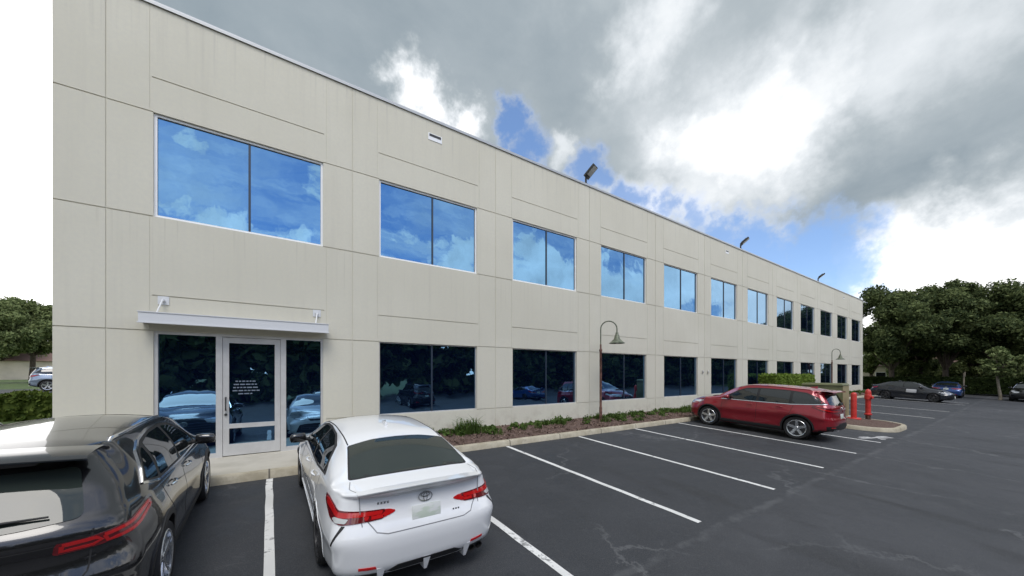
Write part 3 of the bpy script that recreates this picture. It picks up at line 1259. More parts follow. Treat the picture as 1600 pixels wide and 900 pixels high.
        b = MB()
        b.add(out, fa)
        cnt = {}
        for f in fa:
            for i in range(len(f)):
                e = (f[i], f[(i + 1) % len(f)])
                cnt[e] = 1
        n0 = len(out)
        b.v += [tuple(p) for p in ins]
        for (i, j) in list(cnt):
            if (j, i) not in cnt:
                b.f.append((j, i, n0 + i, n0 + j))
                b.m.append(0)
        bm = bmesh.new()
        me = bpy.data.meshes.new(name)
        me.from_pydata(b.v, [], b.f)
        bm.from_mesh(me)
        bmesh.ops.recalc_face_normals(bm, faces=bm.faces)
        # face outward
        s = 0
        for i, f in enumerate(list(bm.faces)[:len(fa)]):
            c = f.calc_center_median()
            loc, nor, _, _ = self.bvh.find_nearest(c)
            s += f.normal.dot(nor)
        if s < 0:
            bmesh.ops.reverse_faces(bm, faces=bm.faces)
        bmesh.ops.delete(bm, geom=[v for v in bm.verts if not v.link_faces], context='VERTS')
        bm.to_mesh(me)
        bm.free()
        me.materials.append(MATS[m])
        me.shade_smooth()
        me.set_sharp_from_angle(angle=R(smooth))
        return link(name, me, parent)

    def strip(self, name, pts, proj, w, off, m, parent, step=.03, mb=None):
        """narrow band along a polyline on the body"""
        P = [Vector(p) for p in pts]
        pl = [P[0]]
        for a, c in zip(P, P[1:]):
            n = max(1, int((c - a).length / step))
            pl += [a + (c - a) * (k / n) for k in range(1, n + 1)]
        vs = []
        for i, p in enumerate(pl):
            d = (pl[min(i + 1, len(pl) - 1)] - pl[max(i - 1, 0)]).normalized()
            nrm = Vector((-d.y, d.x)) * w / 2
            (l1, n1), (l2, n2) = self.hit(p + nrm, proj), self.hit(p - nrm, proj)
            vs += [l1 - n1 * .004, l1 + n1 * off, l2 + n2 * off, l2 - n2 * .004]
        fs = []
        for i in range(len(pl) - 1):
            for k in range(3):
                fs.append((4 * i + k, 4 * i + k + 1, 4 * i + 5 + k, 4 * i + 4 + k))
        b = mb or MB()
        b.add(vs, fs)
        if mb is None:
            return b.build(name, m, parent, 50)


def inside(p, poly):
    r = False
    j = len(poly) - 1
    for i in range(len(poly)):
        a, c = poly[i], poly[j]
        if (a.y > p.y) != (c.y > p.y) and p.x < (c.x - a.x) * (p.y - a.y) / (c.y - a.y) + a.x:
            r = not r
        j = i
    return r


def round_poly(P, r, n=4):
    out = []
    for i, p in enumerate(P):
        a, c = P[i - 1], P[(i + 1) % len(P)]
        da, dc = (a - p), (c - p)
        ra = min(r, da.length * .45)
        rc = min(r, dc.length * .45)
        s, e = p + da.normalized() * ra, p + dc.normalized() * rc
        for k in range(n + 1):
            t = k / n
            out.append(s * (1 - t) ** 2 + p * 2 * t * (1 - t) + e * t ** 2)
    return out


def grow(poly, d):
    """push a polygon outwards by d"""
    P = [Vector(p) for p in poly]
    area = sum(P[i - 1].x * P[i].y - P[i].x * P[i - 1].y for i in range(len(P)))
    s = 1 if area > 0 else -1
    out = []
    for i, p in enumerate(P):
        a, c = P[i - 1], P[(i + 1) % len(P)]
        d1, d2 = (p - a).normalized(), (c - p).normalized()
        n1, n2 = Vector((d1.y, -d1.x)) * s, Vector((d2.y, -d2.x)) * s
        n = (n1 + n2)
        n = n / max(n.length_squared, .3) * 2
        n = n * (1 / max(.6, 1)) if n.length < 2.2 else n.normalized() * 2.2
        out.append(p + n * d)
    return out


def flip(poly):
    return [(-a, c) for a, c in poly]


def wheel(parent, x, y, r, wdt, rim, style='five', name='wheel'):
    """tyre with rim; y is the middle of the tyre"""
    s = 1 if y > 0 else -1
    w = empty(name, loc=(x, y, r))
    w.parent = parent
    h = wdt / 2
    rr = r * .72
    m = MB()
    m.lathe([(rr, -h + .01), (r - .035, -h), (r - .008, -h + .03), (r, -h + .06), (r, h - .06), (r - .008, h - .03), (r - .035, h), (rr, h - .01), (rr, -h + .01)], (0, 0, 0), 40, 'y')
    m.build('tyre', 'tyre', w, 40)
    m = MB()
    m.cur = 1
    m.lathe([(0, s * (h - .075)), (rr - .012, s * (h - .075)), (rr - .012, -s * h * .8), (0, -s * h * .8)], (0, 0, 0), 32, 'y')
    m.cur = 0
    m.lathe([(rr - .022, s * (h - .07)), (rr - .024, s * (h - .01)), (rr - .004, s * (h - .004)), (rr + .004, s * (h - .012)), (rr + .003, s * (h - .07))], (0, 0, 0), 40, 'y')
    m.lathe([(0, s * (h - .022)), (.045, s * (h - .024)), (.062, s * (h - .04)), (.062, s * (h - .08))], (0, 0, 0), 20, 'y')
    n = 5
    for k in range(n):
        a = 2 * math.pi * k / n + .3
        for da in ((-.15, .15) if style == 'double' else (0,)):
            wi = (.022 if style == 'double' else .048)
            a0, a1 = a + da * .5, a + da
            i0, i1 = .05, rr - .012
            c0 = Vector((i0 * math.cos(a0), 0, i0 * math.sin(a0)))
            c1 = Vector((i1 * math.cos(a1), 0, i1 * math.sin(a1)))
            t = Vector((-math.sin(a), 0, math.cos(a)))
            vs = []
            for (c, ww, yy) in ((c0, wi * 1.1, h - .03), (c1, wi * .9 if style == 'double' else wi * 1.15, h - .014)):
                for (q, dy) in ((-1, -.035), (-.7, 0), (.7, 0), (1, -.035)):
                    vs.append(c + t * ww * q + Vector((0, s * (yy + dy), 0)))
            m.add(vs, [(0, 1, 5, 4), (1, 2, 6, 5), (2, 3, 7, 6), (0, 4, 7, 3)])
    m.build('rim', [rim, 'rim_dark' if rim != 'rim_dark' else 'black_plastic'], w, 35)
    return w


def mirror_part(car, parent, x, z, paint, out=.16):
    for s in (1, -1):
        loc, nor = car.hit((x, z), 'left' if s > 0 else 'right')
        y0 = loc.y
        bm = bmesh.new()
        bmesh.ops.create_cube(bm, size=1)
        for v in bm.verts:
            fx = 1 if v.co.x > 0 else -1
            v.co = Vector((v.co.x * .16, v.co.y * .22, v.co.z * .15))
            if fx > 0:
                v.co.y *= .72
                v.co.z *= .68
            if v.co.y * s > 0:
                v.co.x -= .03
                v.co.z *= .85
        bmesh.ops.subdivide_edges(bm, edges=bm.edges[:], cuts=2, use_grid_fill=True)
        for _ in range(3):
            bmesh.ops.smooth_vert(bm, verts=bm.verts, factor=.5, use_axis_x=True, use_axis_y=True, use_axis_z=True)
        for v in bm.verts:
            v.co *= 1.22
            v.co += Vector((x - .01, y0 + s * out, z + .035))
        me = bpy.data.meshes.new('mirror')
        bm.to_mesh(me)
        bm.free()
        me.materials.append(MATS[paint])
        me.shade_smooth()
        mo = link('mirror', me, parent)
        m = MB()
        m.tube([(x, y0 - s * .03, z - .02), (x, y0 + s * .07, z), (x - .01, y0 + s * .13, z + .01)], [.03, .026, .03], 8)
        m.build('arm', 'black_plastic', mo, 40)
        m = MB()
        m.obox((x - .088, y0 + s * out, z + .035), (1, 0, 0), (0, 1, 0), (0, 0, 1), .006, .075, .048)
        m.build('mirror_glass', 'chrome', mo)


def handles(car, parent, pts, m):
    for (x, z) in pts:
        for s, pr in ((1, 'left'), (-1, 'right')):
            vs = []
            b = MB()
            P = []
            for k in range(7):
                t = k / 6
                loc, nor = car.hit((x + .19 * (t - .5), z + .012 * (t - .5)), pr)
                P.append(loc + nor * (.012 + .028 * math.sin(math.pi * t) ** .6))
            b.tube(P, [.009, .013, .014, .014, .014, .013, .009], 8)
            b.build('door_handle', m, parent, 50)


def emblem(car, parent, y, z, w, h, proj, m='chrome'):
    """three interlocking ellipses"""
    loc, nor = car.hit((y, z), proj)
    t = Vector((0, 1, 0))
    t = (t - nor * t.dot(nor)).normalized()
    u = nor.cross(t).normalized()
    if u.z < 0:
        u = -u
    c = loc + nor * .008
    b = MB()

    def ell(cx, cz, a, e, r):
        b.tube([c + t * (cx + a * math.cos(q)) + u * (cz + e * math.sin(q)) for q in np.linspace(0, 2 * math.pi, 29)], r, 6, False)
    ell(0, 0, w, h, .006)
    ell(0, h * .35, w * .62, h * .42, .005)
    ell(0, -h * .12, w * .27, h * .86, .005)
    b.build('emblem', m, parent, 60)


def plate(car, parent, z, proj, zrec=.0):
    loc, nor = car.hit((0, z), proj)
    s = -1 if proj == 'rear' else 1
    n = Vector((s, 0, .12)).normalized()
    y = Vector((0, 1, 0))
    u = n.cross(y)
    b = MB()
    b.obox(loc + n * .014, y, u, n, .152, .076, .004)
    p = b.build('licence_plate', 'plate', parent, None, .004)
    return p


def arch_trim(car, parent, m, w=.05, off=.008, x_list=None):
    S = car.S
    for x in S['wheels']:
        for s, pr in ((1, 'left'), (-1, 'right')):
            b = MB()
            vs = []
            n = 40
            a0 = R(-22)
            for k in range(n + 1):
                a = a0 + (math.pi - 2 * a0) * k / n
                row = []
                for (r, o_) in ((S['arch'] - .012, -.03), (S['arch'] - .012, off), (S['arch'] + w, off), (S['arch'] + w + .004, -.01)):
                    px, pz = x + r * math.cos(a), S['wr'] + r * math.sin(a)
                    pz = max(pz, float(car.F['zs'](px)) + .035)
                    loc, nor = car.hit((px, pz), pr)
                    row.append(loc + Vector((0, s * o_, 0)))
                vs += row
            fs = [(4 * i + k, 4 * i + k + 1, 4 * i + 5 + k, 4 * i + 4 + k) for i in range(n) for k in range(3)]
            if s < 0:
                fs = [f[::-1] for f in fs]
            b.add(vs, fs)
            b.build('wheel_arch', m, parent, 50)


def place(root, x, y, heading, dz=0.0, sc=1.0):
    """heading: direction of the nose in the ground plane, degrees from +X; (x, y) is the middle of the car"""
    a = R(heading)
    f = Vector((math.cos(a), math.sin(a), 0))
    slope = SL if -2 < y < KY + 1 else 0
    f.z = slope * f.y
    f.normalize()
    up = Vector((0, -slope, 1)).normalized()
    l = up.cross(f).normalized()
    up = f.cross(l)
    zc = SL * (y - KY) if slope else lotz(y)
    M = Matrix(((f.x, l.x, up.x, 0), (f.y, l.y, up.y, 0), (f.z, l.z, up.z, 0), (0, 0, 0, 1)))
    M.translation = Vector((x, y, zc + dz)) - f * (root['half'] * sc)
    root.matrix_world = M @ Matrix.Diagonal((sc, sc, sc * (1.14 if sc < 1 else 1), 1))
    return root


def root_for(name, label, cat, L, group=None):
    r = empty(name, label, cat, group=group)
    r['half'] = L / 2
    return r


# ---------------- sedan
SEDAN = dict(
    L=4.88, wheels=(1.09, 3.91), wr=.335, arch=.385, cr=.235, pr=3.9, cf=.55, pf=2.4, zone=.6, tuck=.03,
    zt=[(0, 1.068), (.25, 1.088), (.45, 1.102), (.58, 1.140), (.85, 1.248), (1.14, 1.342), (1.5, 1.398), (2.2, 1.425), (2.6, 1.408), (2.9, 1.355), (3.3, 1.18), (3.62, 1.015), (3.8, .985), (4.2, .935), (4.6, .86), (4.88, .76)],
    crown=[(0, .016), (.6, .022), (1.3, .038), (2.2, .048), (2.9, .05), (3.6, .03), (4.3, .05), (4.88, .06)],
    wt=[(0, .70), (.3, .71), (.52, .695), (.85, .645), (1.2, .61), (2.2, .60), (2.9, .63), (3.3, .69), (3.65, .75), (4.0, .74), (4.88, .60)],
    zb=[(0, .985), (.4, 1.015), (.9, 1.01), (1.5, .985), (2.3, .955), (3.3, .93), (3.7, .92), (4.3, .85), (4.88, .68)],
    wb=[(0, .80), (.4, .835), (1.0, .855), (2.0, .855), (3.4, .845), (4.0, .82), (4.5, .79), (4.88, .72)],
    wm=[(0, .89), (.5, .915), (1.1, .925), (1.7, .912), (2.6, .905), (3.3, .912), (3.9, .925), (4.4, .915), (4.88, .86)],
    zm=[(0, .62), (1.1, .66), (2.5, .62), (3.9, .62), (4.88, .52)],
    ws=[(0, .86), (.7, .885), (1.6, .885), (3.4, .885), (4.2, .89), (4.88, .84)],
    zs=[(0, .245), (.5, .215), (.9, .185), (1.5, .165), (3.5, .165), (4.2, .18), (4.88, .21)],
    fr=[(.18, .10), (.25, .07), (.33, .025), (.42, .012), (.55, 0), (.66, .005), (.70, .045), (.78, .075), (.9, .115), (.985, .125), (1.03, .07), (1.08, .03)],
    ff=[(.2, .12), (.42, 0), (.6, .015), (.7, .08), (.78, .22)])


def sedan(name, label, cat, paint, group=None, gap='gap', rim='rim_dark', detail=True):
    car = Car(SEDAN)
    S = SEDAN
    L = S['L']
    t = root_for(name, label, cat, L, group)
    car.body(paint, t)
    # glass
    rear_g = [(.505, -.60), (.53, -.66), (1.09, -.575), (1.15, -.3), (1.16, 0), (1.15, .3), (1.09, .575), (.53, .66), (.505, .60), (.485, .3), (.48, 0), (.485, -.3)]
    car.patch('rear_window', grow(rear_g, .018), 'top', .003, 'black_plastic', t, .07, rounded=.03)
    car.patch('rear_window', rear_g, 'top', .005, 'rear_glass' if paint == 'white_paint' else 'car_glass', t, .07, rounded=.05)
    ws = [(2.86, -.585), (3.52, -.72), (3.60, -.4), (3.63, 0), (3.60, .4), (3.52, .72), (2.86, .585), (2.80, .3), (2.79, 0), (2.80, -.3)]
    car.patch('windshield', ws, 'top', .004, 'car_glass', t, .07, rounded=.03)
    fw = [(2.20, .985), (3.28, .975), (2.98, 1.16), (2.76, 1.275), (2.5, 1.325), (2.20, 1.335)]
    rw = [(1.08, 1.045), (1.12, 1.085), (1.38, 1.245), (1.74, 1.315), (2.12, 1.338), (2.12, .99), (1.6, 1.0)]
    for pr in ('left', 'right'):
        band = [(.98, 1.028), (1.05, 1.09), (1.35, 1.265), (1.72, 1.338), (2.2, 1.36), (2.52, 1.348), (2.79, 1.297), (3.03, 1.17), (3.37, .96), (2.2, .963), (1.6, .978)]
        car.patch('window_trim', band, pr, .003, 'black_plastic', t, .06)
        car.patch('side_window', fw, pr, .006, 'car_glass', t, .06, rounded=.04)
        car.patch('side_window', rw, pr, .006, 'car_glass', t, .06, rounded=.04)
    # trunk lid lip and shut lines
    for (p0, pr, w) in (([(.10, -.62), (.32, -.70), (.47, -.668)], 'top', .008), ([(.10, .62), (.32, .70), (.47, .668)], 'top', .008)):
        car.strip('shut_line', p0, pr, w, .0015, gap, t)
    car.strip('shut_line', [(-.575, .79), (-.50, .69), (-.40, .665), (.40, .665), (.50, .69), (.575, .79)], 'rear', .010, .0015, gap, t)
    for pr in ('left', 'right'):
        car.strip('shut_line', [(2.16, .97), (2.16, .62), (2.19, .30), (3.12, .27), (3.30, .5), (3.33, .93)], pr, .008, .0012, gap, t)
        car.strip('shut_line', [(2.16, .3), (1.62, .28), (1.50, .5), (1.30, .75), (1.2, 1.02)], pr, .008, .0012, gap, t)
    b = MB()
    for s in (-1, 1):
        car.strip('roof_channel', [(1.13, s * .58), (2.1, s * .575), (2.8, s * .60)], 'top', .014, .002, 'gap', t)
    # spoiler lip
    b = MB()
    n = 24
    vs = []
    for k in range(n + 1):
        y = -.66 + 1.32 * k / n
        q = abs(y) / .70
        z1 = car.hit((.14 + .06 * q ** 3, y), 'top')[0].z
        x0 = .022 + .12 * q ** 3.5
        e = .015 * (1 - q ** 4)
        vs += [(x0 + .17, y, z1 + .001), (x0 + .05, y, z1 + e * .7), (x0 - .012, y, z1 + e), (x0 - .008, y, z1 + e - .012), (x0 + .05, y, z1 - .022)]
    b.add(vs, [(5 * i + k, 5 * i + 5 + k, 5 * i + 6 + k, 5 * i + 1 + k) for i in range(n) for k in range(4)])
    b.build('spoiler', paint, t, 40)
    # tail lamps: outer piece round the corner, inner piece on the lid
    for s in (1, -1):
        o_ = car.patch('taillight', [(-.27, .878), (-.27, .795), (.06, .768), (.24, .80), (.40, .90), (.41, .965), (.33, .962), (.12, .888)], ('rc', s), .008, 'tail_dark', t, .04, rounded=.02)
        car.patch('lens', [(-.25, .868), (-.25, .835), (.10, .825), (.34, .895), (.385, .945), (.32, .948), (.12, .872)], ('rc', s), .012, 'tail_red', o_, .04, rounded=.01)
        car.patch('lens', [(.0, .818), (.02, .782), (.12, .782), (.18, .808), (.14, .828)], ('rc', s), .012, 'tail_clear', o_, .04, rounded=.01)
        car.patch('taillight', [(s * .60, .878), (s * .60, .798), (s * .42, .804), (s * .32, .835), (s * .31, .852), (s * .37, .872)], 'rear', .008, 'tail_red', t, .04, rounded=.02)
        # side vent slit and lower reflector
        car.patch('vent', [(.015, .762), (.05, .762), (.125, .60), (.115, .59)], ('rc', s), .004, 'black_plastic', t, .03)
        car.patch('reflector', [(s * .66, .375), (s * .66, .35), (s * .50, .34), (s * .51, .365)], 'rear', .006, 'tail_red', t, .04)
    # lower bumper: black insert with fins, exhaust openings
    car.patch('diffuser', [(-.72, .25), (-.68, .30), (-.40, .28), (-.30, .33), (.30, .33), (.40, .28), (.68, .30), (.72, .25), (.64, .235), (-.64, .235)], 'rear', .006, 'black_plastic', t, .05)
    b = MB()
    for y in (-.46, 0, .46):
        x = car.hit((y, .29), 'rear')[0].x
        b = MB()
        b.add([(x + .05, y - .05, .345), (x - .022, y - .042, .335), (x - .022, y + .042, .335), (x + .05, y + .05, .345), (x + .12, y - .02, .17), (x + .03, y - .014, .17), (x + .03, y + .014, .17), (x + .12, y + .02, .17)],
              [(0, 1, 5, 4), (1, 2, 6, 5), (2, 3, 7, 6), (0, 3, 2, 1), (4, 5, 6, 7)])
        b.build('fin', paint, t, 30)
    for s in (-1, 1):
        for y in (.54, .64):
            x = car.hit((s * y, .27), 'rear')[0].x
            b = MB()
            b.lathe([(.042, 0), (.042, -.09), (.036, -.09), (.036, -.01), (0, -.01)], (0, 0, 0), 16)
            for i in range(len(b.v) - 80, len(b.v)):
                p = b.v[i]
                b.v[i] = (x + .085 + p[2], s * y + p[0] * 1.2, .235 + p[1])
            b.build('exhaust', 'rim_dark', t, 40)
    plate(car, t, .785, 'rear')
    emblem(car, t, 0, .925, .072, .048, 'rear', 'chrome')
    for (y, z, n_) in ((-.36, .74, 3), (.38, .935, 4)):
        b = MB()
        for k in range(n_):
            loc, nor = car.hit((y + .03 * k, z), 'rear')
            b.obox(loc + nor * .002, (0, 1, 0), (0, 0, 1), nor, .009, .011, .003)
        b.build('badge', 'chrome', t)
    # nose
    for s in (1, -1):
        car.patch('headlight', [(-.25, .70), (-.22, .62), (.20, .64), (.50, .74), (.46, .78), (.1, .735)], ('fc', s), .006, 'headlight', t, .05, rounded=.02)
    car.patch('grille', [(-.62, .50), (-.70, .26), (.70, .26), (.62, .50), (.3, .54), (-.3, .54)], 'front', .005, 'black_plastic', t, .06, rounded=.03)
    car.patch('grille', [(-.42, .66), (-.36, .61), (.36, .61), (.42, .66)], 'front', .005, 'black_plastic', t, .06)
    b = MB()
    for z in (.31, .36, .41, .46):
        car.strip('', [(-.58, z), (0, z), (.58, z)], 'front', .012, .012, None, None, mb=b)
    b.build('grille_bar', 'rim_dark', t)
    plate(car, t, .42, 'front')
    # side skirt
    for pr in ('left', 'right'):
        car.patch('sill', [(1.52, .285), (1.50, .20), (3.48, .20), (3.46, .285)], pr, .012, paint, t, .06)
    mirror_part(car, t, 3.20, 1.0, 'mirror_black')
    handles(car, t, ((1.62, .885), (2.36, .875)), paint)
    b = MB()
    b.add([(1.66, 0, 1.415), (1.90, 0, 1.435), (1.66, .022, 1.41), (1.66, -.022, 1.41), (1.655, 0, 1.475), (1.70, 0, 1.475)], [(1, 2, 4, 5), (1, 5, 4, 3), (2, 3, 4)])
    b.build('antenna', paint, t, 60)
    arch_trim(car, t, paint, .015, .004)
    for x in S['wheels']:
        for s in (1, -1):
            wheel(t, x, s * .80, S['wr'], .225, rim, 'double')
    return t


# ---------------- crossovers
CROSS = dict(
    L=4.62, wheels=(.955, 3.655), wr=.36, arch=.415, cr=.29, pr=3.0, cf=.5, pf=2.4, zone=.8, tuck=.025,
    zt=[(0, 1.555), (.4, 1.595), (.9, 1.62), (1.5, 1.63), (2.1, 1.62), (2.55, 1.575), (2.85, 1.50), (3.2, 1.31), (3.5, 1.135), (3.7, 1.09), (4.1, 1.04), (4.45, .96), (4.62, .88)],
    crown=[(0, .03), (.7, .045), (1.5, .065), (2.5, .06), (3.5, .035), (4.62, .07)],
    wt=[(0, .57), (.5, .60), (1.2, .625), (2.2, .63), (2.8, .655), (3.2, .70), (3.55, .755), (4.0, .74), (4.62, .62)],
    zb=[(0, 1.11), (.5, 1.11), (1.0, 1.085), (1.8, 1.05), (3.0, 1.02), (3.6, 1.01), (4.1, .96), (4.62, .80)],
    wb=[(0, .80), (.5, .835), (1.2, .855), (2.4, .86), (3.3, .855), (3.9, .83), (4.62, .74)],
    wm=[(0, .90), (.5, .925), (.95, .935), (1.6, .915), (2.4, .91), (3.1, .918), (3.65, .935), (4.2, .91), (4.62, .87)],
    zm=[(0, .72), (1.0, .76), (2.4, .70), (3.7, .72), (4.62, .6)],
    ws=[(0, .87), (.7, .89), (3.9, .89), (4.62, .85)],
    zs=[(0, .34), (.5, .27), (.9, .22), (3.7, .21), (4.2, .23), (4.62, .27)],
    fr=[(.3, .12), (.42, .03), (.55, 0), (.70, .005), (.78, .055), (.90, .07), (1.0, .05), (1.06, .07), (1.14, .14), (1.3, .27), (1.42, .39), (1.50, .45), (1.555, .40)],
    ff=[(.25, .1), (.5, 0), (.7, .01), (.82, .06), (.9, .16)])

TALL = dict(
    L=4.95, wheels=(1.09, 3.94), wr=.375, arch=.43, cr=.30, pr=3.0, cf=.5, pf=2.5, zone=.8, tuck=.025,
    zt=[(0, 1.60), (.4, 1.655), (1.0, 1.70), (1.8, 1.73), (2.4, 1.72), (2.8, 1.68), (3.05, 1.60), (3.4, 1.41), (3.75, 1.21), (3.95, 1.165), (4.4, 1.11), (4.75, 1.04), (4.95, .96)],
    crown=[(0, .05), (1.5, .07), (2.6, .06), (3.7, .035), (4.95, .07)],
    wt=[(0, .62), (.6, .64), (1.4, .655), (2.6, .66), (3.1, .69), (3.5, .74), (3.85, .79), (4.3, .77), (4.95, .66)],
    zb=[(0, 1.14), (.5, 1.15), (1.1, 1.13), (2.0, 1.10), (3.3, 1.085), (3.9, 1.07), (4.4, 1.02), (4.95, .86)],
    wb=[(0, .82), (.5, .865), (1.2, .885), (2.6, .885), (3.6, .88), (4.2, .86), (4.95, .78)],
    wm=[(0, .92), (.6, .955), (1.1, .968), (1.7, .945), (2.6, .938), (3.4, .948), (3.95, .965), (4.5, .94), (4.95, .90)],
    zm=[(0, .78), (1.1, .84), (2.5, .76), (3.9, .78), (4.95, .62)],
    ws=[(0, .90), (.7, .92), (4.2, .92), (4.95, .88)],
    zs=[(0, .36), (.5, .28), (.9, .22), (3.9, .21), (4.5, .24), (4.95, .28)],
    fr=[(.3, .27), (.42, .18), (.55, .15), (.72, .16), (.80, .20), (.95, .215), (1.08, .21), (1.16, .235), (1.3, .30), (1.45, .38), (1.56, .43), (1.60, .38)],
    ff=[(.25, .1), (.5, 0), (.75, .01), (.88, .06), (.98, .18)])


def suv(name, label, cat, spec, paint, group=None, kind='low', rim='rim_silver', clad='black_plastic', trim='chrome', rwin='car_glass'):
    S = spec
    car = Car(S)
    L = S['L']
    t = root_for(name, label, cat, L, group)
    car.body(paint, t)
    low = kind == 'low'
    zr = 1.60 if low else 1.655
    # tailgate glass under the spoiler
    if low:
        rg = [(-.60, 1.12), (-.56, 1.28), (-.50, 1.44), (.50, 1.44), (.56, 1.28), (.60, 1.12), (.3, 1.105), (-.3, 1.105)]
    else:
        rg = [(-.66, 1.20), (-.62, 1.35), (-.56, 1.50), (.56, 1.50), (.62, 1.35), (.66, 1.20), (.3, 1.18), (-.3, 1.18)]
    car.patch('rear_window', rg, 'rear', .005, rwin, t, .06, rounded=.05)
    # windshield
    if low:
        ws = [(2.58, -.60), (3.42, -.73), (3.50, -.4), (3.53, 0), (3.50, .4), (3.42, .73), (2.58, .60), (2.52, .3), (2.51, 0), (2.52, -.3)]
        wins = [[(2.08, 1.085), (3.04, 1.065), (2.86, 1.20), (2.62, 1.345), (2.36, 1.44), (2.08, 1.475)],
                [(1.20, 1.12), (2.00, 1.09), (2.00, 1.48), (1.60, 1.48), (1.24, 1.44)],
                [(.80, 1.19), (1.12, 1.125), (1.16, 1.425), (1.02, 1.385), (.88, 1.29)]]
        band = [(.70, 1.185), (.82, 1.31), (.98, 1.415), (1.22, 1.48), (1.65, 1.52), (2.08, 1.515), (2.38, 1.475), (2.66, 1.37), (2.92, 1.205), (3.16, 1.045), (2.0, 1.06), (1.1, 1.095)]
    else:
        ws = [(2.95, -.64), (3.72, -.765), (3.78, -.4), (3.80, 0), (3.78, .4), (3.72, .765), (2.95, .64), (2.90, .3), (2.89, 0), (2.90, -.3)]
        wins = [[(2.34, 1.14), (3.40, 1.12), (3.2, 1.27), (2.96, 1.42), (2.68, 1.53), (2.34, 1.56)],
                [(1.36, 1.155), (2.26, 1.14), (2.26, 1.565), (1.75, 1.565), (1.36, 1.55)],
                [(.52, 1.235), (1.28, 1.16), (1.28, 1.54), (.95, 1.505), (.70, 1.40)]]
        band = [(.40, 1.215), (.64, 1.42), (.92, 1.54), (1.4, 1.59), (2.0, 1.60), (2.4, 1.595), (2.72, 1.565), (3.0, 1.45), (3.26, 1.28), (3.52, 1.095), (2.3, 1.11), (1.3, 1.13)]
    car.patch('windshield', ws, 'top', .004, 'car_glass', t, .07, rounded=.03)
    for pr in ('left', 'right'):
        car.patch('window_trim', band, pr, .003, 'black_plastic', t, .06)
        for w_ in wins:
            car.patch('side_window', w_, pr, .006, 'car_glass', t, .06, rounded=.03)
        bb = MB()
        lower = [band[0]] + band[-1:-4:-1] if low else [band[0]] + band[-1:-4:-1]
        car.strip('', lower, pr, .022, .012, None, None, mb=bb)
        if low:
            car.strip('', band[:10], pr, .018, .012, None, None, mb=bb)
        bb.build('chrome_strip', trim, t, 50)
    # roof spoiler
    b = MB()
    n = 24
    vs = []
    hw = float(car.F['wt'](0)) + .02
    for k in range(n + 1):
        y = -hw + 2 * hw * k / n
        q = abs(y) / hw
        lx = .40 + .06 if low else float(car.fr(1.6)) + .06
        z1 = max(car.hit((lx + .12, 0), 'top')[0].z - .030 * q ** 2.5, car.hit((lx + .16, y * .96), 'top')[0].z - .004)
        x0 = lx - .22 + .06 * q ** 4
        vs += [(lx + .14 + .05 * q ** 3, y, z1 + .002), (lx + .02, y, z1 + .004), (x0 + .03, y, z1 - .008), (x0, y, z1 - .028), (x0 + .02, y, z1 - .045), (lx + .05, y, z1 - .085)]
    b.add(vs, [(6 * i + k, 6 * i + 6 + k, 6 * i + 7 + k, 6 * i + 1 + k) for i in range(n) for k in range(5)])
    b.build('spoiler', paint, t, 40)
    # roof rails
    for s in (-1, 1):
        b = MB()
        xs = np.linspace(.75, 2.45 if low else 2.85, 16)
        pts = []
        for i, x in enumerate(xs):
            yw = s * (float(car.F['wt'](x)) - .035)
            z = car.hit((x, yw), 'top')[0].z
            pts.append((x, yw, z + (.014 if 0 < i < 15 else -.012)))
        b.tube(pts, [.006] + [.016] * 14 + [.006], 8)
        b.build('roof_rail', trim if low else paint, t, 50)
    # tail lamps
    if low:
        for s in (1, -1):
            o_ = car.patch('taillight', [(-.23, .985), (-.23, .905), (-.05, .905), (.25, .935), (.46, 1.0), (.44, 1.06), (.2, 1.02), (-.1, .985)], ('rc', s), .010, 'tail_dark', t, .04, rounded=.02)
            for loop in ([(-.20, .970), (-.06, .972), (-.03, .948), (-.07, .925), (-.20, .928)], [(-.02, .975), (.20, 1.0), (.40, 1.04), (.42, 1.015), (.25, .955), (.0, .925)]):
                bb = MB()
                car.strip('', loop + [loop[0]], ('rc', s), .022, .014, None, None, mb=bb)
                bb.build('lens', 'tail_red', o_, 50)
        car.patch('light_bar', [(-.52, .975), (-.52, .925), (.52, .925), (.52, .975)], 'rear', .008, 'black_plastic', t, .05)
    else:
        for s in (1, -1):
            o_ = car.patch('taillight', [(-.40, 1.03), (-.40, .95), (.05, .96), (.30, 1.0), (.52, 1.10), (.48, 1.15), (.2, 1.09)], ('rc', s), .010, 'tail_dark', t, .04, rounded=.02)
            car.patch('lens', [(-.36, 1.005), (-.36, .975), (.05, .985), (.30, 1.03), (.46, 1.11), (.28, 1.07), (.05, 1.02)], ('rc', s), .014, 'tail_red', o_, .04)
    plate(car, t, .83, 'rear')
    emblem(car, t, 0, 1.03 if low else 1.09, .065, .043, 'rear')
    # wiper
    b = MB()
    z0 = rg[0][1]
    P = [car.hit((.02, z0 - .015), 'rear'), car.hit((-.20, z0 + .035), 'rear'), car.hit((-.44, z0 + .03), 'rear')]
    b.tube([p + n_ * .03 for p, n_ in P], [.016, .011, .007], 8)
    b.build('wiper', 'black_plastic', t, 50)
    # lower cladding
    for proj, sgn in (('rear', -1), ('front', 1)):
        hb = .55 if proj == 'rear' else .42
        car.patch('bumper_cladding', [(-.86, hb - .02), (-.5, hb), (-.3, hb + (.06 if proj == 'rear' else 0)), (.3, hb + (.06 if proj == 'rear' else 0)), (.5, hb), (.86, hb - .02), (.80, .30), (-.80, .30)], proj, .008, clad, t, .06)
    b = MB()
    for s in (-1, 1):
        loc, nor = car.hit((s * .66, hb + .02), 'rear')
    b = MB()
    for s in (-1, 1):
        car.strip('reflector', [(s * .74, .50), (s * .55, .49)], 'rear', .035, .012, 'tail_red', t)
    b = MB()
